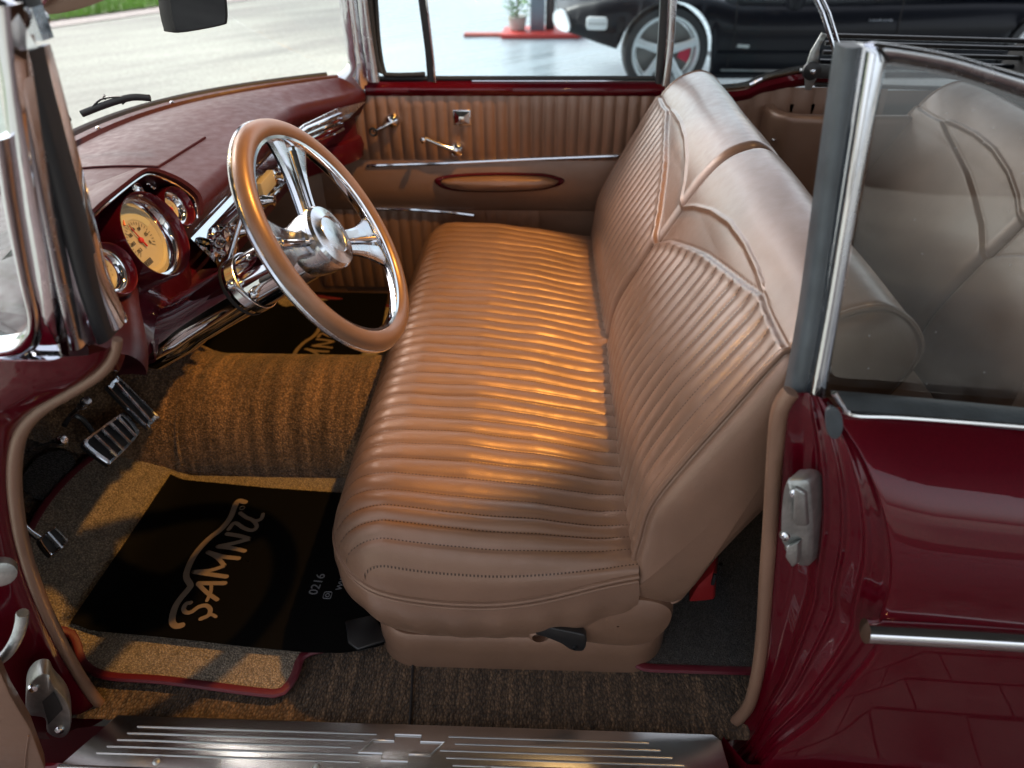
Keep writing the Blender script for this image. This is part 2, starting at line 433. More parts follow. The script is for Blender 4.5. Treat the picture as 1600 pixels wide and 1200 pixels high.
# block paving under and beside the car, laid brick by brick (seen only in the reflections of the paint)
bb = MB()
bw, bl = .105, .21
for i in range(-26, 30):
    for j in range(-24, 4):
        x = i * bl + (bl / 2 if j % 2 else 0); y = -.25 + j * bw * 1.0
        if x < -1.3 or (-1.7 < x < 2.9 and y > .3): continue
        h = random.uniform(-.004, .004)
        bb.box((x, y, G + .02 + h), bl - .008, bw - .008, .05)
br = bb.build('brick_paving', plain('brick', (.19, .135, .12), .28, var=.45, scale=9, bump=.6, bscale=120, rvar=.12), smooth=False)
tag(br, kind='structure')
ground_sheet('paving_bed', [(-1.3, -3.5), (8, -3.5), (8, 2.59), (-1.3, 2.59)], G + .012, plain('jointing_sand', (.08, .07, .06), .9))
# grass tufts on the verge
gb = MB()
for k in range(7000):
    t = random.random() ** .7; q = random.random() ** 1.5 * 3.2
    x = -10.2 + 5.3 * t - q * .79; y = 4.95 + 6.9 * t + q * .61
    h = random.uniform(.05, .16); a = random.uniform(0, 2 * pi); l = random.uniform(-.05, .05)
    dx, dy = cos(a) * .012, sin(a) * .012
    b0 = len(gb.v)
    gb.v += [(x - dx, y - dy, G + .01), (x + dx, y + dy, G + .01), (x + l, y + l, G + h)]
    gb.f.append((b0, b0 + 1, b0 + 2))
g = gb.build('grass', plain('grass_blade', (.16, .34, .05), .6, var=.3, scale=2), smooth=False)
tag(g, 'bright green grass on the verge across the road', 'grass', kind='stuff')
# canopy out of view: dark soffit on steel beams, outline notched to shape light and reflections
cb = MB(); cb.poly([(-2.4, 4.6, 3.14), (-2.4, -1.7, 3.14), (.6, -1.7, 3.14), (.6, -6.6, 3.14), (6, -6.6, 3.14), (6, 4.6, 3.14)], (0, 0, .12))
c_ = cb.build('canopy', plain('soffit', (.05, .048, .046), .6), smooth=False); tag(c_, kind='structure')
cb = MB()
for k in range(5): cb.box((-2.2 + k * 1.9, -1.0 if k > 1 else 1.45, 3.08), .1, 11.1 if k > 1 else 6.2, .12)
c_ = cb.build('canopy_beams', plain('beam_steel', (.06, .06, .065), .5), smooth=False); tag(c_, kind='structure')

# ------------------------------------------------------------------ warm pendant lamps under the canopy
WARM = (1.0, .49, .10)
bulbm = emis('warm_bulb', (1.0, .62, .25), 60.0)
shm = plain('lamp_enamel', (.02, .02, .02), .35)
def pendant(x, y, z, label, energy=0, ang=60, aim=None):
    t = thing('pendant_lamp', label, 'lamp', (x, y, z), 'warm pendant lamps under the canopy')
    s_ = MB(); ax = (Vector((x, y, z)) - Vector(aim)).normalized() if aim else Vector((0, 0, 1))
    s_.lathe([(.015, .16), (.03, .15), (.05, .11), (.12, .03), (.13, 0), (.125, 0), (.115, .028), (.045, .105), (.01, .145)], (x, y, z), ax, 24)
    s_.build('lamp_shade', shm, t)
    b = MB(); b.ball(Vector((x, y, z)) + ax * .035, .034, 8); b.build('bulb', bulbm, t)
    c = MB(); c.tube([Vector((x, y, z)) + ax * .155, (x + ax.x * .155, y + ax.y * .155, 3.14)], .005, 6); c.build('cord', shm, t)
    if energy:
        ld = bpy.data.lights.new('lamp_light', 'SPOT'); ld.energy = energy; ld.color = WARM; ld.spot_size = radians(ang); ld.spot_blend = .25; ld.shadow_soft_size = .03
        lo = bpy.data.objects.new('lamp_light', ld); COL.objects.link(lo); lo.location = (x, y, z - .01)
        v = Vector(aim) - Vector((x, y, z)); lo.rotation_euler = v.to_track_quat('-Z', 'Y').to_euler()
    return t
pendant(.75, .85, 2.6, 'black spot lamp tilted towards the front seat, above the seat backs', 104, 38, (-.63, .86, .2))
pendant(-1.45, 1.25, 2.5, 'black pendant lamp hanging over the windscreen of the red car')
pendant(.9, -.9, 2.6, 'black pendant lamp hanging beside the rear wing of the red car')
pendant(.2, -1.9, 2.6, 'black pendant lamp hanging furthest out in front of the open door')

# ================================================================== THE CAR
car = thing('convertible_car', 'dark red classic convertible with tan leather bench seat and its door open', 'car', (.4, .775, G))
WLOC[car] = Vector((.4, .775, G))
def rrect(x0, x1, y0, y1, r, n=8):
    P = []
    for cx, cy, a0 in ((x1 - r, y1 - r, 0), (x0 + r, y1 - r, 90), (x0 + r, y0 + r, 180), (x1 - r, y0 + r, 270)):
        for k in range(n + 1):
            a = radians(a0 + 90 * k / n); P.append((cx + r * cos(a), cy + r * sin(a)))
    return P

# ---- floor pan
b = MB(); nx = 60
b.grid([[(x, y, 0 if x > -.86 else (-.86 - x) * .55) for x in [-1.3 + .44 * k / 20 for k in range(21)] + [-.86 + 2.2 * k / 40 for k in range(1, 41)]] for y in [0.0 + 1.52 * k / 30 for k in range(31)]])
for i, p in enumerate(b.v): b.v[i] = (p[0], p[1], p[2] - .022)
fl = b.build('floor_carpet', M['floor'], car)
b = MB(); b.tube([(-0.229,0.125,-0.020),(-0.223,0.070,-0.020),(-0.217,0.007,-0.020)], .0028, 6); b.build('carpet_seam', M['dvoid'], fl)
# transmission tunnel
b = MB(); rows = []
for x in [-1.25 + 1.9 * k / 50 for k in range(51)]:
    zb = -.02 if x > -.86 else (-.86 - x) * .55 - .02
    flare = smst(-.86, -1.15, x) if x < -.86 else 0
    h = .215; wd = .185 + .05 * (smst(0, 1, (-.86 - x) / .3) if x < -.86 else 0)
    rows.append([(x, .80 - wd * cos(pi * q / 24) * (1 if abs(cos(pi * q / 24)) < .99 else 1.02), zb + h * sin(pi * q / 24) ** .72) for q in range(25)])
b.grid(rows); tn = b.build('transmission_tunnel', M['tunnel'], car)
b = MB(); b.tube(cr([(-.87, .80 - .188 * cos(a), .215 * sin(a) ** .72 - .018) for a in [.12 + 2.6 * k / 16 for k in range(17)]], 3), .004, 6); b.build('carpet_seam', M['tunnel'], tn)
# firewall and far kick panel
b = MB(); b.grid([[(-1.3, y, z) for y in (-.02, .5, 1.0, 1.56)] for z in (-.02, .3, .60)]); b.build('firewall', M['dvoid'], car)
b = MB(); b.poly([(-1.3, 1.505, -.05), (-.66, 1.505, -.05), (-.66, 1.505, .60), (-1.3, 1.505, .62)], (0, .03, 0)); b.build('kick_panel', M['trim'], car, bevel=.005)
b = MB(); b.poly([(-1.3, .045, -.02), (-.81, .045, -.02), (-.80, .045, .25), (-.75, .045, .45), (-.70, .045, .58), (-1.3, .045, .60)], (0, -.012, 0)); b.build('kick_panel', M['dvoid'], car)

# ---- sill plate
sx0, sx1 = -.745, .324
b = MB(); b.poly([(-.735, -.003, 0), (sx1 - .012, -.003, 0), (sx1, -.014, 0), (sx1 + .006, -.092, 0), (-.79, -.092, 0)], (0, 0, -.004))
sp_ = b.build('sill_plate', M['alu'], car, bevel=.0012)
b = MB(); b.tube([(-.792, -.094, -.004), (sx1 + .006, -.094, -.004)], .0055, 10); b.build('sill_edge', M['alu'], sp_)
for k, y in enumerate((-.022, -.034, -.046, -.058, -.070)):
    for (a, c) in ((-.69 - .012 * k, -.268 - .02 * (k % 3)), (-.155 + .012 * ((k + 1) % 3), .20 + .018 * min(k, 3))):
        b = MB()
        b.tube([(a, y, .0), (c, y, .0)], .0019, 8, flat=1)
        b.build('rib', M['alu'], sp_)
emb = [(-.292, -.055), (-.272, -.033), (-.236, -.033), (-.236, -.022), (-.190, -.022), (-.190, -.033), (-.150, -.033), (-.170, -.055), (-.207, -.055), (-.207, -.067), (-.252, -.067), (-.252, -.055)]
b = MB(); b.tube([(x, y, .0006) for x, y in emb], .0023, 6, closed=True); b.build('emblem_outline', M['alu'], sp_)
for x in (-.63, -.357, -.072, .2):
    b = MB(); b.lathe([(.0001, .0032), (.004, .0025), (.0062, .0005), (.0062, -.001)], (x, -.081, 0), (0, 0, 1), 12, caps=False)
    b.box((x, -.081, .0031), .006, .0012, .0012); b.box((x, -.081, .0031), .0012, .006, .0012)
    b.build('screw', M['cast'], sp_)
# rocker under the sill
b = MB(); b.grid([[(x, y, z) for x in (-1.4, .3, 2.4)] for y, z in ((-.085, -.008), (-.1, -.02), (-.108, -.06), (-.1, -.15), (-.06, -.22), (.1, -.24))]); b.build('rocker_panel', M['red'], car)

# ---- bench seat
seat = MB()
CX0, CX1, CY0, CY1 = -.366, .172, .118, 1.418
PITCH = .0365
def ztop(x):
    return interp(x, [(-.37, .325), (-.32, .347), (-.25, .356), (-.12, .350), (0, .334), (.1, .312), (.2, .292)])
def xf(y):
    r = .13; d = min(y - CY0, CY1 - y)
    return CX0 + (r - sqrt(max(r * r - (r - d) ** 2, 0)) if d < r else 0)
ys = []
NY = 520
for j in range(NY + 1):
    t = j / NY; ys.append(CY0 + (CY1 - CY0) * t)
NX = 90
rows, uvs = [], []
edge_ring = {}
for y in ys:
    x0 = xf(y); r_, u_ = [], []
    dn = y - CY0
    for i in range(NX + 1):
        t = i / NX
        t = t if t > .25 else (t / .25) ** 1.6 * .25
        x = x0 + (CX1 - x0) * t
        e = min(sqrt((x - x0) ** 2 + 1e-9), dn * 1.0, (CY1 - y))
        if dn < .13 and x < CX0 + .13:
            e = min(e, .13 - sqrt((x - CX0 - .13) ** 2 + (y - CY0 - .13) ** 2))
        wE = .088
        q = min(max(e / wE, 0), 1)
        f = sqrt(max(1 - (1 - q) ** 2, 0))
        zp = .236 + .03 * smst(-.1, .17, x) - .015 * sin(pi * min(max((x - CX0) / (CX1 - CX0), 0), 1)) * (1 - smst(0, .2, dn))
        zt = ztop(x) + .012 * sin(pi * (y - CY0) / (CY1 - CY0))
        U_ = (dn - .052 * (1 - smst(-.01, .10, dn))) / PITCH
        fl_ = abs(sin(pi * U_))
        dz = -.0075 * (1 - fl_ ** .55) * smst(.02, .16, q) * smst(.0, .07, CX1 - x)
        wob = .0016 * sin(31 * x + 9 * y) * sin(23 * y + 3)
        yy = y - .03 * sin(pi * min(max((x - CX0) / (CX1 - CX0), 0), 1)) * (1 - smst(0, .25, dn))
        r_.append((x, yy, zp + (zt - zp) * f + dz + wob)); u_.append((U_ if dn > .0035 else -1.4, x))
    rows.append(r_); uvs.append(u_)
seat.grid(rows, uvs=uvs)
bench = seat.build('bench_seat', M['seat'], car, split=180)
# outline of the cushion
ring = [Vector(rows[0][i]) for i in range(NX, -1, -1)] + [Vector(r[0]) for r in rows[1:]] + [Vector(p) for p in rows[-1][1:]]
rg = resample(ring, 220)
b = MB(); b.tube([p + Vector((0, 0, -.002)) for p in rg], .0048, 8); b.build('cushion_piping', M['tan'], bench)
b = MB(); b.tube([p + Vector((0, -.001, -.013)) for p in rg], .0035, 8); b.build('cushion_piping', M['tan'], bench)
def tuck(k):
    out = []
    cx, cy = -.05, .77
    for i, p in enumerate(rg):
        d = Vector((p.x - (-.09), p.y - (.30 if p.y < .3 else (1.24 if p.y > 1.24 else p.y)), 0))
        d.z = 0; d.normalize() if d.length > 1e-6 else None
        z0 = p.z - .006; z1 = .062
        off = .012 * sin(pi * k) * 1.3 - .075 * k ** 2.2
        wr = .002 * sin(i * .9) * sin(pi * k)
        out.append(Vector((p.x + d.x * (off + wr), p.y + d.y * (off * .6 + wr), z0 + (z1 - z0) * k)))
    return out
b = MB(); b.grid([tuck(k / 12) for k in range(13)]); b.build('cushion_side', M['tan'], bench)
# base box
o_ = rrect(-.298, .252, .122, 1.40, .075, 10)
b = MB(); rws = [[(x, y, z) for x, y in o_] for z in (-.03, .03, .062, .07)]
rws[-1] = [(-.02 + (x + .02) * .985, .76 + (y - .76) * .992, .072) for x, y in o_]
b.grid(rws, cu=True); b.fan(rws[-1]); b.build('seat_base', M['trim'], bench)
# rear side shield and recliner lever
sh = [(0.026,0.128,0.100),(0.036,0.128,0.145),(0.062,0.128,0.177),(0.100,0.128,0.196),(0.160,0.128,0.204),(0.215,0.128,0.196),(0.242,0.128,0.172),(0.244,0.128,0.136),(0.232,0.128,0.104),(0.211,0.128,0.074),(0.166,0.128,0.062),(0.078,0.128,0.074)]
sh = cr(sh, 5, True)
cs = Vector((sum(p.x for p in sh) / len(sh), .128, sum(p.z for p in sh) / len(sh)))
b = MB(); b.grid([[cs + (p - cs) * k + Vector((0, dy, 0)) for p in sh] for k, dy in ((1.0, .12), (1.0, .012), (.985, .002), (.94, -.008), (.8, -.013), (.4, -.017), (.02, -.018))], cu=True)
b.build('seat_side_shield', M['trim'], bench)
lev = cr([(0.001,0.095,0.152),(0.014,0.095,0.156),(0.040,0.095,0.146),(0.072,0.095,0.137),(0.090,0.095,0.128),(0.094,0.095,0.106),(0.089,0.095,0.083),(0.068,0.095,0.084),(0.047,0.095,0.104),(0.019,0.095,0.121),(0.004,0.095,0.128)], 4, True)
b = MB(); b.poly(lev, (0, .018, 0)); lv = b.build('recliner_lever', M['black'], bench, bevel=.004, seg=3)
b = MB(); b.lathe([(.0001, -.001), (.0045, -.001), (.0045, .004)], (0.074,0.095,0.096), (0, -1, 0), 12); b.build('screw', M['rubber'], lv)
b = MB(); b.lathe([(.018, -.03), (.018, .012), (.012, .016)], (0.010,0.112,0.117), (0, -1, 0), 16); b.build('lever_pivot', M['tan'], bench)
# seat back halves
FR = [(.150, .20), (.160, .26), (.170, .33), (.182, .41), (.222, .505), (.270, .60), (.318, .69), (.36, .742), (.40, .764), (.435, .767), (.472, .745), (.496, .705), (.489, .66)]
BK = [(.46, .60), (.43, .545), (.353, .414), (.29, .28), (.255, .185), (.23, .172), (.19, .178)]
SB = [(.13, .536), (.215, .534), (.281, .538), (.334, .523), (.433, .50), (.52, .479), (.591, .455), (.69, .418), (.735, .392), (.765, .369)]
SL = [(.13, .536), (.275, .538), (.30, .545), (.341, .549), (.426, .552), (.527, .545), (.622, .525), (.703, .497), (.765, .465)]
prof = [Vector((x, 0, z)) for x, z in FR]
pf = cr(prof, 12); 
fr_pts = resample(pf, 230)
bk_pts = resample(cr([prof[-1]] + [Vector((x, 0, z)) for x, z in BK] + [prof[0]], 8), 70)
loop = fr_pts + bk_pts[1:-1]
Lf = [0]
for a, c in zip(loop, loop[1:]): Lf.append(Lf[-1] + (c - a).length)
NL = len(loop)
nrm = []
for i in range(NL):
    t = loop[(i + 1) % NL] - loop[i - 1]; t.normalize(); nrm.append(Vector((-t.z, 0, t.x)))
# make them point outwards
cen = Vector((.32, 0, .5))
if sum(nrm[i].dot(loop[i] - cen) for i in range(NL)) < 0: nrm = [-q for q in nrm]
def back_half(mirror, plain_=False):
    Y0, Y1 = .13, .766
    def Y(y): return 1.535 - y if mirror else y
    b = MB(); rows, uvs = [], []
    NYB = 300
    for j in range(NYB + 1):
        y = Y0 + (Y1 - Y0) * j / NYB
        dn, df = y - Y0, Y1 - y
        e0 = 1 - min(dn / .02, 1); e1 = 1 - min(df / .026, 1)
        rnd = .014 * (1 - sqrt(max(1 - e0 * e0, 0))) + .022 * (1 - sqrt(max(1 - e1 * e1, 0)))
        sb, sl = interp(y, SB), interp(y, SL)
        r_, u_ = [], []
        for i in range(NL):
            s_ = Lf[i]; d = -rnd
            if i < 230:
                m = smst(sb + .002, sb - .026, s_) * smst(.02, .08, s_)
                inz = m * smst(.0, .02, dn - .022) * (0 if plain_ else 1)
                fl_ = abs(sin(pi * (y - Y0 - .03) / .0352))
                d += -.0058 * (1 - fl_ ** .6) * inz
                d += .0045 * smst(sb + .003, sb - .004, s_) * smst(.03, .12, s_)          # fluted panel stands a little proud
                d += .012 * sin(pi * min(s_ / .5, 1)) * sin(pi * (y - Y0) / (Y1 - Y0)) ** .5
                if sl > sb + .002:
                    ins = smst(sb, sb + .006, s_) * smst(sl + .002, sl - .004, s_)
                    d += -.0035 * ins
                d += (.001 + .0035 * smst(.002, .014, sl - sb)) * exp(-((s_ - sl) / .0035) ** 2)
                d -= .004 * exp(-((s_ - sb - .002) / .0025) ** 2)
                d += .0012 * sin(17 * y + 3) * sin(21 * s_)
            p = loop[i] + nrm[i] * d
            r_.append((p.x, Y(y), p.z))
            u_.append(((y - Y0 - .03) / .0352 if (i < 230 and s_ < sb and not plain_) else .5, s_))
        rows.append(r_); uvs.append(u_)
    b.grid(rows, cu=True, uvs=uvs)
    inner = rows[-1]
    b.fan(inner)
    o = b.build('seat_back', M['back'], car, split=180)
    # side panel (the outboard end)
    end = [Vector(p) for p in rows[1]]
    c = Vector((.335, Y(Y0), .52))
    sg = 1 if mirror else -1
    e = resample(end + [end[0]], 160)
    b = MB(); b.grid([[Vector((c.x + (p.x - c.x) * k, p.y + sg * dy, c.z + (p.z - c.z) * k)) for p in e] for k, dy in ((1, 0), (.985, .004), (.95, .010), (.85, .017), (.6, .022), (.3, .024), (.02, .025))])
    b.build('side_panel', M['tan'], o)
    ed = [Vector(p) for p in rows[3]]
    cc = [p + (p - Vector((c.x, p.y, c.z))).normalized() * .001 for p in ed]
    b = MB(); b.tube(resample(cc + [cc[0]], 200)[:-1], .0048, 8, closed=True); b.build('back_piping', M['tan'], o)
    return o
bh = [back_half(False), back_half(True)]
# rear seat back: same outline, smooth facing
for c in (back_half(False, True), back_half(True, True)):
    c.name = 'rear_seat_back'
    for o in [c] + list(c.children):
        o.data.transform(Matrix.Translation((.70, 0, -.025)))
b = MB(); o_ = rrect(.56, .86, .14, 1.40, .07)
b.grid([[(x, y, z) for x, y in o_] for z in (.0, .25)] + [[(.7 + (x - .7) * .9, .77 + (y - .77) * .97, .29) for x, y in o_]], cu=True); b.fan([(.7 + (x - .7) * .9, .77 + (y - .77) * .97, .29) for x, y in o_])
b.build('rear_seat_cushion', M['tan'], car)
b = MB(); b.grid([[(1.12, y, z) for y in (0, 1.55)] for z in (0, .62)]); b.build('rear_bulkhead', M['dvoid'], car)

# ---- steering wheel
WC = Vector((-.336, .40, .734)); WN = Vector((cos(radians(30)), 0, .5)); E1 = Vector((0, 1, 0)); E2 = WN.cross(E1)
E2 = E2 if E2.z > 0 else -E2
def wp(r, a, h=0): return WC + (E1 * cos(a) + E2 * sin(a)) * r + WN * h
sw_rim = MB()
sw_rim.tube([wp(.184, 2 * pi * k / 96) for k in range(96)], .0165, 20, closed=True)
rimo = sw_rim.build('steering_wheel', M['rim'], car)
b = MB(); rw = [[wp(r, 2 * pi * k / 96, h) for k in range(96)] for r, h in ((.1705, .009), (.1655, .008), (.1635, .0), (.1655, -.008), (.1705, -.009))]
b.grid(rw, cu=True); b.build('inner_ring', M['chrome'], rimo)
b = MB(); b.tube([wp(.1985, 2 * pi * k / 96, -.0045) for k in range(96)], .0045, 8, closed=True); b.build('outer_ring', M['steel'], rimo)
for a0 in (58, -30, 157):
    a = radians(a0); t = Vector(-E1 * sin(a) + E2 * cos(a)); rad = E1 * cos(a) + E2 * sin(a)
    b = MB(); rows = []
    for k in range(13):
        q = k / 12; r = .035 + (.169 - .035) * q
        wd = .0165 + .006 * q + .030 * q ** 3 + .006 * (1 - q) ** 3
        h = -.016 + .017 * q ** 1.3
        rows.append([WC + rad * r + t * wd * c + WN * (h + dh) for c, dh in ((-1, -.006), (-1, .001), (-.82, .003), (-.28, .0015), (-.2, -.002), (0, -.003), (.2, -.002), (.28, .0015), (.82, .003), (1, .001), (1, -.006))])
    b.grid(rows); b.grid([[r[0] - WN * .004, r[-1] - WN * .004] for r in rows])
    sp = b.build('spoke', M['steel'], rimo, split=25)
    b = MB(); b.tube([WC + rad * r + WN * (-.012 + .017 * ((r - .035) / .134) ** 1.3) for r in [.05 + .1 * k / 8 for k in range(9)]], [.004 + .0015 * k / 8 for k in range(9)], 8); b.build('spoke_rib', M['chrome'], sp)
b = MB(); b.lathe([(.0001, .004), (.022, .0035), (.030, .002), (.031, .0035), (.033, .002), (.050, -.001), (.0535, -.006), (.054, -.012), (.052, -.014), (.0525, -.03), (.049, -.05), (.043, -.066)], WC + WN * .006, WN, 48)
b.build('hub', M['steel'], rimo, split=30)
# column
CN = WN
def cp(d, o=(0, 0, 0)): return WC - CN * d + Vector(o)
b = MB(); b.lathe([(.036, .045), (.046, .05), (.047, .06), (.047, .155), (.0475, .16), (.0495, .165), (.0495, .172), (.0475, .176), (.046, .18), (.0455, .31), (.05, .34), (.05, .42)], WC, -CN, 48)
colm = b.build('steering_column', M['chrome'], car, split=30)
b = MB(); b.lathe([(.0497, .160), (.0515, .161), (.0515, .178), (.0497, .179)], WC, -CN, 40); b.build('column_collar', M['steel'], colm)
b = MB(); b.lathe([(.0505, .185), (.0512, .187), (.0512, .19), (.0505, .192)], WC, -CN, 40); b.build('column_gap', M['dvoid'], colm)
def lever(name, p0, p1, knob=.009, r=.0045):
    b = MB(); pts = cr([p0, Vector(p0).lerp(Vector(p1), .55) + Vector((0, 0, .003)), p1], 6)
    b.tube(pts, [r * (1.25 - .5 * sin(pi * i / (len(pts) - 1))) for i in range(len(pts))], 10); b.ball(p1, knob, 8); return b.build(name, M['steel'], colm)
lever('tilt_lever', cp(.10, (0, -.046, .004)), (-0.459,0.345,0.658))
lever('turn_signal_lever', cp(.16, (0, -.046, -.006)), (-0.493,0.345,0.673), .008)
lever('shift_lever', (-0.545,0.440,0.642), (-0.503,0.500,0.748), .007, .006)
b = MB(); b.box(cp(.115, (0, -.012, .05)), .045, .04, .012, Matrix.Rotation(radians(-30), 3, 'Y')); b.build('shift_indicator', M['steel'], colm, bevel=.004)
for d in (.12, .15, .19):
    b = MB(); b.lathe([(.003, -.004), (.006, -.003), (.007, 0), (.006, .004), (.0001, .006)], cp(d, (0, -.02, .045)), (0, -.4, .9), 10); b.build('screw', M['chrome'], colm)
b = MB(); b.tube([cp(.08, (0, -.049, .006)), cp(.125, (0, -.049, .008))], .008, 10, flat=.5); b.build('lever_slot', M['black'], colm)

# ---- dashboard
YF, YN = 1.50, .10
def glass_base(y):                       # windscreen foot in plan (wraps round at both ends)
    q = abs(y - .775) / .745
    return -1.06 + .46 * q ** 3.2 + .03 * q
def edge(y):
    q = abs(y - .775) / .725
    return -.645 + .125 * smst(.55, 1.0, q) , .712 - .022 * smst(.5, 1, q)
b = MB(); rows = []
for k in range(81):
    y = YN + (YF - YN) * k / 80
    gx = glass_base(y) + .012; ex, ez = edge(y); gx = min(gx, ex - .04)
    r_ = []
    for q in range(17):
        t = q / 16
        x = gx + (ex - .012 - gx) * t
        z = .722 + (ez + .012 - .722) * t + .016 * sin(pi * t)
        r_.append((x, y, z))
    for a in range(1, 8):
        th = radians(a * 16)
        r_.append((ex - .012 + .024 * sin(th), y, ez + .012 - .024 + .024 * cos(th)))
    lip = smst(.08, .26, y)
    r_.append((ex - .01, y, ez - .018 - .042 * lip)); r_.append((ex - .03, y, ez - .02 - .05 * lip))
    rows.append(r_)
b.grid(rows); dash = b.build('dashboard', M['maroon'], car, split=60)
# speaker panel let into the pad
b = MB(); pn = [(-0.905,0.697,0.738),(-0.902,0.917,0.738),(-0.739,0.914,0.738),(-0.745,0.851,0.738),(-0.757,0.714,0.738)]
def pad_z(p):
    gx = glass_base(p.y) + .012; ex, ez = edge(p.y); t = (p.x - gx) / (ex - .012 - gx)
    return .722 + (ez + .012 - .722) * t + .016 * sin(pi * t)
pno = resample([Vector(p) for p in pn] + [Vector(pn[0])], 60)[:-1]; pc = sum(pno, Vector()) / len(pno)
b.grid([[Vector((q.x, q.y, pad_z(q) + dz)) for q in [pc + (p - pc) * k for p in pno]] for k, dz in ((1, -.002), (1, .0025), (.985, .004), (.7, .004), (.35, .004), (.01, .004))], cu=True)
b.build('speaker_panel', M['maroon'], dash, split=30)
# garnish rail along the foot of the glass, with screws
gl = [Vector((glass_base(y), y, .722)) for y in [.04 + 1.46 * k / 60 for k in range(61)]]
b = MB()
b.grid([[p + Vector((dx * (1 if True else 0), 0, dz)) for p in gl] for dx, dz in ((-.004, -.02), (-.004, .006), (.012, .013), (.034, .012), (.044, .002), (.044, -.02))])
gr = b.build('garnish_rail', M['maroon'], dash)
for y in (.85, .98, 1.2):
    b = MB(); b.lathe([(.0001, .004), (.004, .003), (.006, 0)], (glass_base(y) + .026, y, .735), (0, 0, 1), 10); b.build('screw', M['chrome'], gr)
b = MB(); b.tube([p + Vector((-.008, 0, .010)) for p in gl], .010, 8); b.build('windscreen_gasket', M['rubber'], car)
# dash face below the pad: red, with the chrome band and the lower lip
def face(y, x, z, dx=0): return (edge(y)[0] + x + dx, y, edge(y)[1] + z)
ysd = [.34 + 1.15 * k / 60 for k in range(61)]
b = MB(); b.grid([[face(y, x, z) for y in ysd] for x, z in ((-.03, -.05), (-.028, -.12), (-.018, -.125), (-.012, -.15), (-.02, -.185), (-.06, -.2))])
fc = b.build('dash_face', M['dred'], dash)
yb = [.57 + .58 * k / 40 for k in range(41)]
b = MB(); b.grid([[face(y, x, z) for y in yb] for x, z in ((-.016, -.028), (-.006, -.032), (-.006, -.05), (-.014, -.056), (-.012, -.060), (.022, -.112), (.025, -.116), (.024, -.122), (-.01, -.126))])
tr = b.build('chrome_band', M['chrome'], dash)
for z in (-.036, -.041, -.046):
    b = MB(); b.tube([face(y, -.004, z) for y in yb], .0022, 6); b.build('band_ridge', M['chrome'], tr)
# ribbed end spear on the passenger side
s0 = [(-0.596,0.976,0.705),(-0.578,1.079,0.713),(-0.547,1.262,0.700),(-0.512,1.465,0.668),(-0.535,1.330,0.655),(-0.569,1.132,0.667),(-0.591,1.003,0.676)]
b = MB(); b.poly([Vector((p[0], p[1], p[2])) for p in s0], (.010, 0, .004)); spr = b.build('chrome_spear', M['steel'], dash, bevel=.003)
s1 = [(-0.584,0.977,0.705),(-0.567,1.078,0.707),(-0.533,1.278,0.686)]
for k in range(4):
    b = MB(); b.tube([Vector((p[0], p[1], p[2])) + Vector((.002, 0, -.013 * k)) for p in s1], .004, 8); b.build('spear_rib', M['chrome'], spr)
# radio and heater controls standing out of the band
def at_band(y, z, dx=.0): return Vector(face(y, .008 + dx, z))
b = MB(); b.box(at_band(.735, -.085, .012), .03, .17, .04); rad = b.build('radio', M['chrome'], dash, bevel=.005)
b = MB(); b.box(at_band(.735, -.08, .0275), .004, .1, .018); b.build('radio_window', M['gloss'], rad)
for y in (.655, .815):
    b = MB(); b.lathe([(.013, 0), (.013, .012), (.011, .016), (.0085, .03), (.007, .033), (.0001, .034)], at_band(y, -.085, .027), (1, 0, .1), 20); b.build('knob', M['chrome'], rad)
for y in (.70, .72, .74, .76, .78):
    b = MB(); b.box(at_band(y, -.1, .03), .008, .013, .006); b.build('push_button', M['steel'], rad, bevel=.0015)
b = MB(); b.box(at_band(.92, -.085, .006), .016, .09, .036); b.build('clock_plate', M['dial'], dash, bevel=.003)
for y, z in ((.61, -.075), (.60, -.1), (.63, -.11), (.88, -.11), (.98, -.09), (1.02, -.09)):
    b = MB(); b.lathe([(.016, 0), (.016, .006), (.009, .009), (.009, .02), (.014, .026), (.014, .03), (.0001, .034)], at_band(y, z, .004), (1, 0, .1), 18); b.build('knob', M['chrome'], dash)
b = MB(); b.lathe([(.011, 0), (.011, .004), (.006, .006), (.006, .02), (.01, .024), (.0001, .03)], (-0.640,0.773,0.589), (1, 0, .1), 16); b.build('ignition_switch', M['steel'], dash)
# ---- instrument cluster
GN = Vector((.93, -.06, .36)).normalized()
hood_o = [(-0.607,0.196,0.841),(-0.607,0.246,0.849),(-0.607,0.314,0.850),(-0.607,0.380,0.850),(-0.607,0.411,0.843),(-0.607,0.447,0.826),(-0.607,0.504,0.790),(-0.607,0.547,0.749),(-0.607,0.538,0.718)]
hood_i = [(-0.607,0.188,0.830),(-0.607,0.241,0.837),(-0.607,0.310,0.840),(-0.607,0.377,0.840),(-0.607,0.405,0.835),(-0.607,0.436,0.820),(-0.607,0.484,0.787),(-0.607,0.520,0.750),(-0.607,0.515,0.718)]
ho, hi = cr(hood_o, 4), cr(hood_i, 4)
b = MB(); bk = Vector((-.16, 0, -.055))
rows = [[p + bk for p in ho], [p + bk * .4 for p in ho], [p + bk * .05 for p in ho], [p.lerp(q, .25) + Vector((.008, 0, 0)) for p, q in zip(ho, hi)], [p.lerp(q, .75) + Vector((.008, 0, 0)) for p, q in zip(ho, hi)], hi, [p + bk * .7 for p in hi]]
b.grid(rows); hd = b.build('instrument_hood', M['maroon'], dash)
b = MB(); b.tube([p + Vector((.003, 0, -.003)) for p in hi], .0024, 8); b.build('hood_trim', M['chrome'], hd)
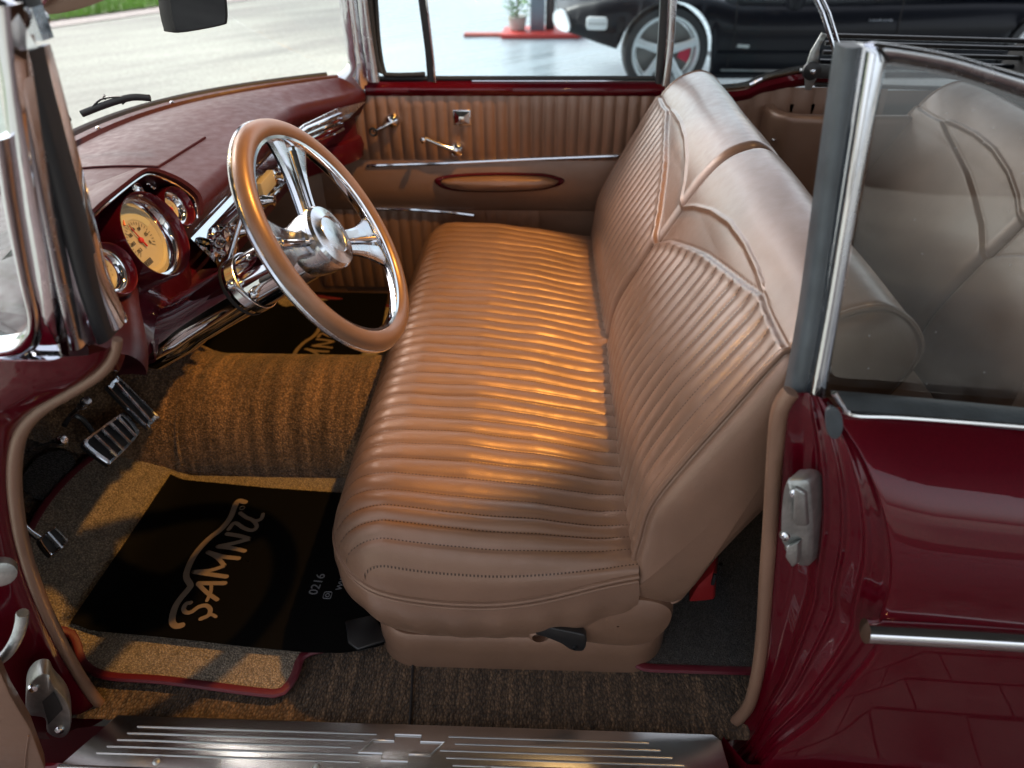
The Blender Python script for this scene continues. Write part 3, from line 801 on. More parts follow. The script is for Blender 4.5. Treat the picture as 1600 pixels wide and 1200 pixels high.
# binnacle body under the hood
b = MB(); rows = []
fp = [(-.665, .86), (-.652, .80), (-.640, .73), (-.640, .66), (-.646, .60), (-.660, .545), (-.70, .53), (-.80, .545)]
for k in range(25):
    y = .175 + .455 * k / 24; q = smst(.50, .63, y)
    r_ = []
    for x, z in fp:
        top = interp(y, [(.03, .78), (.2, .80), (.36, .82), (.48, .76), (.6, .67)])
        zz = max(min(z, top), interp(y, [(.175, .64), (.24, .575), (.31, .535), (.6, .53)])); r_.append((x - .05 * q, y, zz - (.01 * q)))
    rows.append(r_)
b.grid(rows); bin_ = b.build('instrument_binnacle', M['dred'], dash)
def gauge(name, c, r, depth=.05, big=False, n=GN, lip=.004):
    c = Vector(c); n = Vector(n).normalized()
    b = MB(); b.lathe([(r + .012, -depth - .07), (r + .005, -.03), (r + .002, -.002), (r, .002), (r - lip * .7, 0), (r - lip - .002, -depth * .5), (r - lip - .004, -depth)], c, n, 48)
    g = b.build(name, M['dred'], car, split=50)
    b = MB(); b.lathe([(r - .0045, -depth * .60), (r - .006, -depth * .50), (r - .010, -depth * .52), (r - .0135, -depth * .66), (r - .0165, -depth * .94)], c, n, 48); b.build('bezel', M['chrome'], g)
    b = MB(); b.lathe([(r - .0155, -depth * .9), (r - .020, -depth * .92), (r - .0225, -depth)], c, n, 48); b.build('inner_bezel', M['dial'], g)
    b = MB(); rd = r - .0175; b.lathe([(rd, -depth), (.0001, -depth)], c, n, 48); dl = b.build('dial', M['dial'], g)
    u = Vector((0, 0, 1)); u = (u - n * u.dot(n)).normalized(); v = u.cross(n) * -1
    v = n.cross(u)
    P = lambda a, q, h=.001: c + n * (-depth + h) + (v * cos(a) + u * sin(a)) * q
    b = MB()
    for k in range(25 if big else 11):
        a = radians(-40 + 260 * k / (24 if big else 10)); l = .16 if k % 4 == 0 else .1
        r0, r1 = rd * (.60 if big else .8), rd * ((.60 if big else .8) - l)
        d_ = (v * -sin(a) + u * cos(a)) * .0005
        b.v += [P(a, r0) - d_, P(a, r0) + d_, P(a, r1) + d_, P(a, r1) - d_]; q0 = len(b.v) - 4; b.f.append((q0, q0 + 1, q0 + 2, q0 + 3))
    b.build('tick_marks', M['dark'], g, smooth=False)
    if big:
        b = MB(); b.grid([[P(radians(15 + 150 * k / 30), q, .0008) for k in range(31)] for q in (rd * .66, rd * .93)]); b.build('dial_arc', M['grn'], g)
        for k, tx in enumerate(('0', '20', '40', '60', '80', '100', '120')):
            a = radians(215 - 250 * k / 6); text_mesh('numeral', tx, P(a, rd * .38, .0012), v, u, rd * .12, M['dark'], g)
        text_mesh('odometer', '0357', P(radians(-62), rd * .74, .0016), v, u, rd * .15, M['gprint'], g)
        b = MB(); q_ = [P(radians(-62), rd * .74, .001) + v * x + u * z for x, z in ((-.012, -.004), (.012, -.004), (.012, .005), (-.012, .005))]; b.v = q_; b.f = [(0, 1, 2, 3)]; b.build('odometer_window', M['dark'], g, smooth=False)
        for aa, ll in ((70, .2), (20, .2)):
            s_ = P(radians(aa), rd * .66, .002); b = MB(); b.tube([s_, s_ + (u * .6 - v * .5) * rd * .22], [.0022, .0008], 6); b.build('small_needle', M['needle'], g)
    a = radians(80 if big else 60)
    b = MB(); b.tube([P(a + pi, rd * .25, .003), P(a, rd * .55, .003)], [.0016, .0005], 6); b.lathe([(.005, 0), (.004, .003), (.0001, .004)], P(0, 0, .001), n, 12); b.build('needle', M['needle'], g)
    return g
def text_mesh(name, txt, pos, xdir, ydir, size, m, parent, ext=.0003, center=True, loc0=None):
    cu = bpy.data.curves.new(name, 'FONT'); cu.body = txt; cu.size = size * 1.35; cu.extrude = ext
    cu.resolution_u = 3
    if center: cu.align_x = 'CENTER'; cu.align_y = 'CENTER'
    o = bpy.data.objects.new(name, cu); COL.objects.link(o)
    dg = bpy.context.evaluated_depsgraph_get(); dg.update()
    me = bpy.data.meshes.new_from_object(o.evaluated_get(dg))
    bpy.data.objects.remove(o); bpy.data.curves.remove(cu)
    x = Vector(xdir).normalized(); y = Vector(ydir).normalized(); z = x.cross(y)
    me.transform(Matrix.Translation(pos) @ Matrix((x, y, z)).transposed().to_4x4())
    me.materials.clear(); me.materials.append(m)
    return link(name, me, parent)
gauge('speedometer', (-0.596,0.359,0.754), .0675, .032, True)
gauge('temperature_gauge', (-0.602,0.240,0.755), .038, .022)
gauge('fuel_gauge', (-0.598,0.455,0.761), .033, .020)
for u_ in ((-0.625,0.394,0.812), (-0.630,0.449,0.802)):
    b = MB(); b.lathe([(.011, 0), (.012, .004), (.009, .005), (.008, .001), (.0001, .0)], u_, GN, 18); b.build('indicator_light', M['chrome'], hd)
# under-dash lower panel
b = MB(); b.grid([[(x, y, z) for y in [.36 + 1.14 * k / 20 for k in range(21)]] for x, z in ((-.690, .515), (-.72, .52), (-.80, .53), (-1.0, .53))]); b.build('lower_dash', M['dred'], dash)

# ---- pedals
b = MB()
def pedal(name, px, slots, th=.012, frame=None):
    n = Vector((.75, -.05, .62)).normalized()
    P = [Vector(p) for p in px]
    o = cr(P, 5, True)
    c = sum(o, Vector()) / len(o)
    b = MB(); b.poly([p - n * th for p in o], n * (th * .8)); pd = b.build(name, M['rubber'], car, bevel=.002)
    b = MB()
    inn = [c + (p - c) * .84 for p in o]
    b.grid([[p - n * .003 for p in o], [p + n * .001 for p in o], [p + n * .003 for p in [c + (q - c) * .97 for q in o]], [p + n * .002 for p in inn], [p - n * .002 for p in inn]], cu=True)
    b.build('pedal_trim', M['steel'], pd)
    for a, e in slots:
        a, e = Vector(a), Vector(e)
        b = MB(); b.tube([a + n * .001, a.lerp(e, .5) + n * .001, e + n * .001], .0048, 8); b.build('pedal_bar', M['steel'], pd)
    return pd
pedal('brake_pedal', [(-0.975,0.479,0.218),(-0.974,0.494,0.218),(-0.956,0.591,0.204),(-0.948,0.601,0.196),(-0.926,0.589,0.168),(-0.919,0.570,0.157),(-0.929,0.476,0.162),(-0.935,0.465,0.169),(-0.969,0.469,0.210)], list(zip([(-0.968,0.506,0.212),(-0.964,0.529,0.209),(-0.960,0.556,0.206),(-0.955,0.580,0.203)], [(-0.928,0.493,0.163),(-0.926,0.516,0.161),(-0.923,0.542,0.160),(-0.922,0.565,0.161)])))
pedal('accelerator_pedal', [(-0.977,0.624,0.264),(-0.975,0.650,0.264),(-0.969,0.657,0.257),(-0.899,0.633,0.171),(-0.895,0.623,0.166),(-0.898,0.598,0.167),(-0.904,0.590,0.173),(-0.971,0.613,0.256)], list(zip([(-0.971,0.639,0.259)], [(-0.900,0.606,0.170)])))
pk = pedal('parking_brake_pedal', [(-0.943,0.239,0.184),(-0.937,0.268,0.180),(-0.933,0.270,0.175),(-0.917,0.263,0.154),(-0.914,0.254,0.150),(-0.919,0.223,0.154),(-0.925,0.219,0.160),(-0.940,0.230,0.180)], list(zip([(-0.940,0.253,0.181)], [(-0.916,0.240,0.152)])))
b = MB(); b.tube([(-0.980,0.254,0.205),(-0.966,0.248,0.188),(-0.952,0.247,0.171)], .006, 8, flat=.5); b.build('pedal_arm', M['steel'], pk)
b = MB(); b.tube(cr([(-1.000,0.545,0.189),(-1.021,0.557,0.216),(-1.035,0.549,0.231),(-1.035,0.518,0.230)], 5), .006, 8); b.build('pedal_linkage', M['black'], car)
for p, q in (((-0.864,0.400,0.389), (-0.911,0.420,0.350)), ((-0.914,0.360,0.325), (-0.984,0.380,0.289))):
    b = MB(); p, q = Vector(p), Vector(q); d = (p - q).normalized()
    b.tube([q - d * .03, p], .005, 8); b.lathe([(.0001, .010), (.007, .009), (.0105, .003), (.011, -.001), (.006, -.006)], p, d, 18); b.lathe([(.008, -.03), (.009, -.02), (.008, -.012)], p, d, 12); b.build('pull_knob', M['steel'], car)
hp = cr([(-1.128,0.442,0.132),(-1.129,0.512,0.133),(-1.103,0.555,0.118),(-1.072,0.539,0.102),(-1.057,0.493,0.093),(-1.065,0.427,0.098),(-1.080,0.411,0.106),(-1.115,0.424,0.125)], 5, True)
b = MB(); b.poly(hp, (.004, 0, .008)); b.build('heel_pad', M['dmat'], fl, bevel=.002)

# ---- windscreen, pillars, header
def arc_row(z, dx, sc=1.0):
    return [Vector((glass_base(.03 + 1.49 * k / 60) + dx, .775 + (.03 + 1.49 * k / 60 - .775) * sc, z)) for k in range(61)]
hdr = resample(cr([(-.492, .055, 1.10), (-.58, .12, 1.135), (-.70, .30, 1.15), (-.79, .775, 1.16), (-.70, 1.25, 1.15), (-.58, 1.43, 1.135), (-.50, 1.495, 1.10)], 10), 61)
foot = [Vector((glass_base(y), y, .722)) for y in [.03 + 1.49 * k / 60 for k in range(61)]]
b = MB(); b.grid([[p.lerp(q, k / 8) for p, q in zip(foot, hdr)] for k in range(9)])
b.build('windscreen', M['glass'], car, split=180)
b = MB(); b.tube(hdr, .022, 10, flat=.8); b.build('windscreen_header', M['wavy'], car)
# far pillar: chrome, flared at its foot
def strip(name, mat, A, B, bulge=.006, dirv=(0, -1, 0), parent=None, n=8, split=40):
    """ribbon between two long edges A and B, bulging along dirv"""
    A = cr(A, 6); B = cr(B, 6); D = Vector(dirv)
    b = MB(); rows = []
    for p, q in zip(A, B):
        r_ = [p - D * .02] + [p.lerp(q, k / n) + D * bulge * sin(pi * k / n) ** .6 for k in range(n + 1)] + [q - D * .02]
        rows.append(r_)
    b.grid(rows); b.fan(rows[0]); b.fan(rows[-1])
    return b.build(name, mat, parent or car, split=split)
fp_ = strip('windscreen_pillar', M['wavy'], [(-0.554,1.500,0.956),(-0.554,1.500,0.878),(-0.552,1.500,0.797),(-0.553,1.500,0.763),(-0.581,1.500,0.738),(-0.640,1.500,0.715)], [(-0.502,1.500,0.955),(-0.502,1.500,0.878),(-0.502,1.500,0.797),(-0.500,1.500,0.763),(-0.501,1.500,0.726),(-0.505,1.500,0.694)], .012)
strip('pillar_molding', M['steel'], [(-0.496,1.475,0.958),(-0.497,1.475,0.866),(-0.495,1.475,0.785),(-0.493,1.475,0.721)], [(-0.469,1.475,0.958),(-0.469,1.475,0.866),(-0.466,1.475,0.785),(-0.463,1.475,0.721)], .006, parent=fp_)
strip('pillar_seal', M['rubber'], [(-0.472,1.490,0.956),(-0.474,1.490,0.864),(-0.471,1.490,0.782),(-0.467,1.490,0.745)], [(-0.460,1.490,0.956),(-0.461,1.490,0.864),(-0.461,1.490,0.782),(-0.453,1.490,0.738)], .003, parent=fp_)
# near pillar, from outside to inside
np_ = strip('windscreen_pillar', M['wavy'], [(-0.495,0.040,1.115),(-0.507,0.040,1.056),(-0.530,0.040,0.984),(-0.555,0.040,0.909),(-0.583,0.040,0.815),(-0.621,0.040,0.707)], [(-0.473,0.040,1.115),(-0.492,0.040,1.056),(-0.511,0.040,0.984),(-0.530,0.040,0.909),(-0.553,0.040,0.816),(-0.585,0.040,0.708)], .004)
strip('pillar_molding', M['steel'], [(-0.494,0.052,1.086),(-0.500,0.052,1.053),(-0.518,0.052,0.980),(-0.535,0.052,0.904),(-0.552,0.052,0.826),(-0.567,0.052,0.747)], [(-0.488,0.052,1.086),(-0.493,0.052,1.053),(-0.508,0.052,0.980),(-0.524,0.052,0.904),(-0.539,0.052,0.826),(-0.553,0.052,0.743)], .008, parent=np_)
strip('pillar_plate', M['steel'], [(-0.499,0.066,1.084),(-0.504,0.066,1.050),(-0.520,0.066,0.975),(-0.536,0.066,0.898),(-0.551,0.066,0.818),(-0.566,0.066,0.735)], [(-0.491,0.066,1.084),(-0.497,0.066,1.050),(-0.509,0.066,0.975),(-0.521,0.066,0.898),(-0.532,0.066,0.818),(-0.541,0.066,0.742)], .001, parent=np_)
strip('pillar_seal', M['rubber'], [(-0.504,0.070,1.073),(-0.508,0.070,1.049),(-0.519,0.070,0.974),(-0.530,0.070,0.896),(-0.540,0.070,0.816),(-0.544,0.070,0.740)], [(-0.488,0.070,1.073),(-0.492,0.070,1.049),(-0.501,0.070,0.974),(-0.510,0.070,0.896),(-0.521,0.070,0.816),(-0.526,0.070,0.745)], .008, parent=np_)
strip('pillar_inner_molding', M['chrome'], [(-0.498,0.085,1.072),(-0.503,0.085,1.046),(-0.512,0.085,0.969),(-0.522,0.085,0.889),(-0.533,0.085,0.808),(-0.538,0.085,0.748)], [(-0.491,0.085,1.072),(-0.493,0.085,1.046),(-0.502,0.085,0.969),(-0.512,0.085,0.890),(-0.520,0.085,0.808),(-0.518,0.085,0.752)], .006, parent=np_)
# rounded chrome cap at the top, frame corner and sill of the wrap-round glass
cap0 = cr([(-0.531,0.050,1.074),(-0.506,0.050,1.075),(-0.490,0.050,1.076),(-0.468,0.050,1.079)], 5); 
b = MB(); rows = []
for k in range(9):
    q = k / 8
    rows.append([p + Vector((-.03 * q * (1 if True else 0), .05 * q + .0, .075 * sin(q * 1.5))) + Vector((0, -.012 * sin(pi * min(q * 1.4, 1)), 0)) for p in cap0])
b.grid(rows); b.build('pillar_cap', M['wavy'], np_)
fo = [(-0.527,0.032,1.002),(-0.546,0.032,0.926),(-0.564,0.032,0.844),(-0.574,0.032,0.795),(-0.571,0.032,0.748),(-0.596,0.032,0.741),(-0.646,0.032,0.735)]
fo = [(-0.518,0.032,1.002),(-0.540,0.032,0.926),(-0.561,0.032,0.844),(-0.572,0.032,0.795),(-0.590,0.032,0.759),(-0.619,0.032,0.741),(-0.670,0.032,0.734)]
fi = [(-0.532,0.032,1.002),(-0.554,0.032,0.926),(-0.573,0.032,0.844),(-0.583,0.032,0.801),(-0.599,0.032,0.779),(-0.620,0.032,0.765),(-0.659,0.032,0.757)]
strip('glass_frame', M['wavy'], fo, fi, .010, parent=np_)
b = MB(); b.grid([cr([(-0.570,0.036,0.809),(-0.569,0.036,0.775),(-0.568,0.036,0.743)], 4), cr([(-0.618,0.036,0.749),(-0.596,0.036,0.746),(-0.569,0.036,0.742)], 4)]); b.build('frame_gusset', M['wavy'], np_)
b = MB(); rows = [[(-0.686,0.030,0.747),(-0.624,0.030,0.746),(-0.567,0.030,0.746)], [(-0.679,0.020,0.748),(-0.617,0.020,0.747),(-0.558,0.020,0.748)], [(-0.681,0.016,0.737),(-0.619,0.016,0.736),(-0.559,0.016,0.738)], [(-0.688,0.018,0.726),(-0.625,0.018,0.725),(-0.566,0.018,0.725)], [(-0.702,0.030,0.713),(-0.639,0.030,0.712),(-0.583,0.030,0.711)]]
b.grid(rows); b.fan([r[-1] for r in rows]); b.build('glass_sill', M['wavy'], np_, split=25)
b = MB(); b.grid([[(-0.552,0.055,1.064),(-0.520,0.055,1.064),(-0.541,0.055,0.979)], [(-0.622,0.055,0.916),(-0.587,0.055,0.917),(-0.567,0.055,0.902)], [(-0.702,0.050,0.741),(-0.654,0.050,0.742),(-0.601,0.050,0.784)]]); b.build('wrap_glass', M['tglass'], np_)
# latch at the header corner, sun visor, mirror
b = MB(); b.box((-0.530,0.140,1.098), .035, .03, .055); lt = b.build('header_latch', M['black'], car, bevel=.008)
b = MB(); b.lathe([(.008, -.02), (.01, 0), (.008, .014)], (-0.518,0.130,1.094), (0, -1, .3), 12); b.box((-0.514,0.130,1.087), .014, .02, .03); b.build('latch_hook', M['steel'], lt)
vs = cr([(-0.644,0.340,1.067),(-0.635,0.340,1.064),(-0.616,0.340,1.065),(-0.584,0.340,1.071),(-0.542,0.340,1.083),(-0.465,0.340,1.108),(-0.477,0.340,1.121),(-0.573,0.340,1.122),(-0.625,0.340,1.094)], 5, True)
b = MB(); b.poly(vs, (-.01, .024, 0)); vz = b.build('sun_visor', M['trim'], car, bevel=.006)
b = MB(); b.tube([(-0.645,0.330,1.074),(-0.630,0.330,1.081),(-0.613,0.330,1.095)], .006, 8); b.build('visor_rod', M['chrome'], vz)
mo = cr([(-0.684,0.780,1.017),(-0.688,0.780,0.977),(-0.678,0.780,0.967),(-0.594,0.780,0.979),(-0.579,0.780,0.989),(-0.572,0.780,1.025),(-0.574,0.780,1.036),(-0.672,0.780,1.032)], 4, True)
b = MB(); b.poly(mo, (-.022, .012, 0)); mr_ = b.build('rear_view_mirror', M['black'], car, bevel=.006, seg=3)
cm_ = sum(mo, Vector()) / len(mo)
b = MB(); b.fan([cm_ + (p - cm_) * .9 + Vector((.0015, -.0015, 0)) for p in mo]); b.build('mirror_glass', M['mirror'], mr_)
b = MB(); b.tube([cm_ + Vector((-.02, .01, .02)), cm_ + Vector((-.05, .02, .12))], .007, 8); b.build('mirror_stem', M['chrome'], mr_)
# wipers outside the glass
for A in ([(-0.900,0.800,0.815),(-0.841,0.800,0.834),(-0.787,0.800,0.847),(-0.748,0.800,0.846)], [(-0.865,0.620,0.840),(-0.843,0.620,0.847),(-0.809,0.620,0.859)]):
    b = MB(); b.tube(cr([Vector(p) + Vector((-.03, .0, -.0)) for p in A], 4), .0028, 8, flat=2.4); wb = b.build('wiper_blade', M['rubber'], car)
    b = MB(); mid = Vector(A[1]) + Vector((-.03, 0, .012)); 
    pts = cr([Vector(A[0]).lerp(Vector(A[-1]), .15) + Vector((-.03, 0, .006)), mid, Vector(A[0]).lerp(Vector(A[-1]), .85) + Vector((-.03, 0, .006))], 5); b.tube(pts, .0022, 6)
    for q0, q1 in ((.08, .4), (.6, .92)):
        e0, e1 = Vector(A[0]).lerp(Vector(A[-1]), q0), Vector(A[0]).lerp(Vector(A[-1]), q1)
        b.tube(cr([e0 + Vector((-.03, 0, .001)), e0.lerp(e1, .5) + Vector((-.03, 0, .009)), e1 + Vector((-.03, 0, .001))], 4), .0018, 6)
    b.tube([mid, mid + Vector((-.06, .1, -.02))], .004, 6); b.build('wiper_arm', M['black'], wb)
# cowl and bonnet
b = MB(); rows = []
for k in range(21):
    t = k / 20
    rows.append([Vector((glass_base(y) - .02 - .30 * smst(.3, .0, y) - 1.5 * t, y, .685 - .12 * t - .16 * t * t - .04 * (abs(y - .775) / .775) ** 4 * min(1, t * 8))) for y in [.0 + 1.55 * q / 40 for q in range(41)]])
b.grid(rows); b.build('bonnet', M['red'], car, split=180)
b = MB(); b.grid([[(x, 1.55, z) for x in (-2.6, -1.5, -.5)] for z in (-.1, .2, .38)]); b.build('front_wing', M['red'], car)
b = MB(); b.grid([[(x, .0, z) for x in (-2.6, -1.5, -.9)] for z in (-.1, .2, .38)]); b.build('front_wing', M['red'], car)

# ---- far door
fd = MB(); rows = []
x0d, x1d = -.50, .348
yd = 1.50
# pleated upper panel, each pleat rounded
def pleats(xa, xb, za, zb, y, pitch=.0353, amp=.006, dirv=-1, skew=None):
    b = MB(); rows = []
    nz = 10; nxp = int((xb - xa) / pitch * 10)
    for k in range(nz + 1):
        q = k / nz; r_ = []
        for i in range(nxp + 1):
            x = xa + (xb - xa) * i / nxp
            a = abs(sin(pi * (x - xa) / pitch)) ** .6
            e = min(1, min(q, 1 - q) / .08)
            lean = skew(x, q) if skew else 0
            r_.append((x + lean, y + dirv * (amp * a * (.4 + .6 * e) + .006 * sin(pi * q)), za + (zb - za) * q))
        rows.append(r_)
    b.grid(rows); return b
dpanel = pleats(-.70, .36, .49, .678, 1.50).build('door_pleats', M['seat'] if False else M['tan'], car, split=180)
b = MB(); b.grid([[(x, y, z) for x in (-.68, -.3, .1, .45)] for y, z in ((1.503, .50), (1.492, .47), (1.488, .40), (1.492, .34), (1.50, .33))]); dlow = b.build('door_card', M['trim'], car)
b = MB(); b.grid([[(x, 1.507, z) for x in (-.76, .5)] for z in (-.03, .35)]); b.build('door_lower_panel', M['trim'], dlow)
dlp = pleats(-.74, .0, .05, .328, 1.503, amp=.004).build('lower_pleats', M['trim'], dlow, split=180)
b = MB(); b.tube([(-0.532,1.492,0.474),(-0.282,1.492,0.483),(-0.048,1.492,0.495),(0.251,1.492,0.508)], .0052, 8); b.build('door_molding', M['chrome'], dlow)
b = MB(); b.tube([(-0.527,1.492,0.336),(-0.414,1.492,0.334),(-0.292,1.492,0.326),(-0.210,1.492,0.316)], .005, 8); b.build('door_molding', M['chrome'], dlow)
# armrest pull: dark red surround with a bright tan lens-shaped pad
ao = cr([(-0.319,1.488,0.426),(-0.284,1.488,0.444),(-0.165,1.488,0.453),(-0.008,1.488,0.452),(0.047,1.488,0.442),(0.067,1.488,0.430),(0.044,1.488,0.414),(-0.027,1.488,0.401),(-0.167,1.488,0.396),(-0.277,1.488,0.402)], 5, True)
ca = sum(ao, Vector()) / len(ao)
b = MB(); b.grid([[ca + (p - ca) * k + Vector((0, dy, 0)) for p in ao] for k, dy in ((1.06, .006), (1.03, -.006), (.97, -.010), (.9, -.002), (.3, .0), (.02, 0))], cu=True); pu = b.build('pull_surround', M['dred'], dlow)
b = MB(); b.grid([[Vector((ca.x + (p.x - ca.x) * k * .95, p.y + dy, ca.z + .001 + (p.z - ca.z) * k * .80)) for p in ao] for k, dy in ((1.0, -.004), (.97, -.016), (.88, -.027), (.6, -.034), (.02, -.036))], cu=True); b.build('armrest_pad', M['tan'], pu)
def crank(name, piv, tip, knob):
    b = MB(); p, t = Vector(piv), Vector(tip)
    b.lathe([(.024, .012), (.022, -.004), (.019, -.014), (.010, -.022), (.0001, -.024)], p, (0, 1, 0), 24); hb = b.build(name, M['chrome'], car)
    b = MB(); b.tube([p + Vector((0, -.016, 0)), p.lerp(t, .5) + Vector((0, -.022, 0)), t + Vector((0, -.022, 0))], [.008, .006, .005], 10); b.build('crank_arm', M['chrome'], hb)
    b = MB()
    if knob == 'ring': b.tube([t + Vector((.0105 * cos(a), -.026, .0105 * sin(a))) for a in [2 * pi * k / 20 for k in range(20)]], .0035, 8, closed=True); m = M['black']
    else: b.lathe([(.0001, -.05), (.008, -.048), (.0095, -.04), (.006, -.03), (.005, -.02)], t, (0, 1, 0), 16); m = M['chrome']
    b.build('crank_knob', m, hb)
crank('door_handle', (-0.439,1.490,0.609), (-0.494,1.490,0.584), 'ring')
crank('window_crank', (-0.252,1.490,0.526), (-0.346,1.490,0.566), 'knob')
sq = (-0.232,1.492,0.619)
b = MB(); b.box(sq, .052, .01, .044); sqo = b.build('lock_plate', M['steel'], car, bevel=.002)
b = MB(); b.grid([[Vector(sq) + Vector((dx * k, -.005 - dy, dz * k)) for dx, dz in ((-.022, -.018), (.022, -.018), (.022, .018), (-.022, .018))] for k, dy in ((1, 0), (.35, .012), (.02, .013))], cu=True); b.build('lock_button', M['chrome'], sqo, split=15)
# painted belt rail, gasket, glass and posts of the far window
b = MB(); b.grid([[(x, y, z) for x in [-.51 + .86 * k / 30 for k in range(31)]] for y, z in ((1.505, .672), (1.494, .680), (1.490, .692), (1.494, .704), (1.505, .712), (1.53, .716), (1.56, .712))]); br_ = b.build('door_belt_rail', M['red'], car)
b = MB(); b.tube([(x, 1.522, .720) for x in [-.47 + .80 * k / 20 for k in range(21)]], .007, 8); b.build('belt_seal', M['rubber'], br_)
b = MB(); b.tube([(x, 1.508, .716) for x in [-.2 + .53 * k / 10 for k in range(11)]], .003, 8); b.build('belt_molding', M['chrome'], br_)
b = MB(); b.box((-0.232,1.494,0.696), .30, .02, .012); b.build('belt_step', M['red'], br_, bevel=.004)
b = MB(); b.grid([[(x, y, z) for x in (-.31, .338)] for y, z in ((1.53, .71), (1.515, 1.08))]); b.build('door_glass', M['tglass'], car)
b = MB(); b.grid([[(x, y, z) for x in (-.475, -.33)] for y, z in ((1.53, .71), (1.515, 1.08))]); b.build('vent_glass', M['tglass'], car)
vp = strip('vent_window_post', M['rubber'], [(-0.341,1.515,0.953),(-0.337,1.515,0.891),(-0.331,1.515,0.794),(-0.330,1.515,0.708)], [(-0.320,1.515,0.953),(-0.316,1.515,0.891),(-0.309,1.515,0.794),(-0.310,1.515,0.708)], .004)
b = MB(); b.tube([(-0.317,1.505,0.954),(-0.313,1.505,0.893),(-0.308,1.505,0.796),(-0.306,1.505,0.714)], .0035, 8); b.build('post_molding', M['chrome'], vp)
b = MB(); b.tube(cr([(-0.454,1.510,0.939),(-0.459,1.510,0.812),(-0.453,1.510,0.741),(-0.435,1.510,0.732),(-0.380,1.510,0.732),(-0.335,1.510,0.734)], 4), .007, 8); b.build('vent_frame', M['rubber'], vp)
qp = strip('quarter_window_post', M['rubber'], [(0.313,1.505,0.952),(0.320,1.505,0.827),(0.324,1.505,0.676)], [(0.333,1.505,0.951),(0.343,1.505,0.827),(0.342,1.505,0.676)], .004)
strip('post_molding', M['steel'], [(0.331,1.500,0.952),(0.340,1.500,0.828),(0.340,1.500,0.695)], [(0.356,1.500,0.952),(0.363,1.500,0.828),(0.365,1.500,0.695)], .005, parent=qp)
b = MB(); b.grid([[(x, y, z) for x in (.352, .60)] for y, z in ((1.53, .68), (1.515, 1.08))]); b.build('quarter_glass', M['tglass'], qp)
# far rear quarter: rising painted rail, trim, armrest tub
ra = cr([(0.356,1.500,0.677),(0.466,1.500,0.674),(0.574,1.500,0.681),(0.624,1.500,0.702),(0.683,1.500,0.717),(0.747,1.500,0.727),(0.866,1.500,0.732)], 6)
b = MB(); b.grid([[p + Vector((0, dy, dz)) for p in ra] for dy, dz in ((.006, -.024), (-.006, -.012), (-.008, .0), (.0, .012), (.03, .016))]); rq = b.build('quarter_rail', M['red'], car)
b = MB(); b.tube([p + Vector((0, .004, .022)) for p in ra[6:]], .0075, 8); b.build('rail_molding', M['chrome'], rq)
b = MB(); b.tube([p + Vector((0, .02, .02)) for p in ra], .009, 8); b.build('rail_seal', M['rubber'], rq)
b = MB(); b.grid([[(x, 1.512, z) for x in (.34, 1.2)] for z in (.0, .69)]); b.build('quarter_backing', M['trim'], car)
pl_ = pleats(.36, .98, .30, .70, 1.505, .06, .006).build('quarter_trim', M['tan'], car, split=180)
for yy, sg in ((1.50, -1), (.05, 1)):
    b = MB(); o_ = [(x, yy + sg * (.125 - .0) * q) for x, q in ()]
    o_ = [(.64, yy), (.64, yy + sg * .06), (.655, yy + sg * .10), (.69, yy + sg * .125), (.80, yy + sg * .135), (1.1, yy + sg * .135), (1.1, yy)]
    top = .655
    o2 = [(.90 + (x - .90) * .90, yy + (y - yy) * .8) for x, y in o_]
    b.grid([[(x, y, z) for x, y in o_] for z in (.0, .35, top - .02, top - .006)] + [[(.9 + (x - .9) * .985, yy + (y - yy) * .96, top) for x, y in o_], [(x, y, top) for x, y in o2], [(x, y, top - .03) for x, y in o2]], cu=True)
    b.fan([(x, y, top - .03) for x, y in o2])
    at_ = b.build('rear_armrest', M['tan'], car, split=50)
    for dz in (0, .004):
        b = MB(); b.ball((.655 + dz * 3, yy + sg * .102, .585 + dz), .0055, 6); b.build('stud', M['chrome'], at_)
# folded top: brackets, bars, cloth stack
for yy in (1.47, .08):
    b = MB(); c = Vector((.742, yy, .752))
    b.lathe([(.0001, -.012), (.012, -.012), (.024, -.008), (.024, .004)], c, (0, 1, 0), 24); pv = b.build('top_pivot', M['black'], car)
    b = MB(); b.lathe([(.0001, -.018), (.007, -.016), (.009, -.01)], c, (0, 1, 0), 12); b.build('pivot_bolt', M['steel'], pv)
    b = MB(); b.poly([c + Vector(p) for p in ((-.004, 0, -.05), (.012, 0, -.052), (.02, 0, -.02), (.01, 0, .06), (.022, 0, .09), (.006, 0, .095), (-.012, 0, .05), (-.018, 0, .0))], (0, .006, 0)); b.build('pivot_plate', M['cast'], pv, bevel=.002)
    b = MB(); b.poly([c + Vector(p) for p in ((0, -.008, .02), (.05, -.008, .014), (.13, -.008, -.012), (.13, -.008, -.022), (.0, -.008, -.018))], (0, .006, 0)); b.build('top_linkage', M['black'], pv, bevel=.002)
for k, (z, y) in enumerate(((.845, 1.44), (.825, 1.45), (.802, 1.45), (.778, 1.46), (.72, 1.45))):
    b = MB(); b.tube([(.755, y, z), (1.3, y, z - .015)], .009, 8, flat=.7); b.build('top_rail', M['black'] if k != 3 else M['gloss'], car)
b = MB(); b.tube([(0.653,1.380,0.979),(0.706,1.380,0.908),(0.764,1.380,0.812)], .006, 8); b.tube([(0.672,1.390,0.978),(0.727,1.390,0.906),(0.774,1.390,0.826)], .004, 8); b.build('top_bow', M['steel'], car)
b = MB(); rows = []
for k in range(31):
    y = .02 + 1.5 * k / 30
    rows.append([(x + .01 * sin(9 * y), y, z + .006 * sin(23 * y + 9 * x)) for x, z in ((1.26, .60), (1.25, .70), (1.28, .80), (1.35, .85), (1.5, .86), (1.65, .82), (1.75, .68))])
b.grid(rows); b.build('folded_top', M['cloth'], car, split=80)
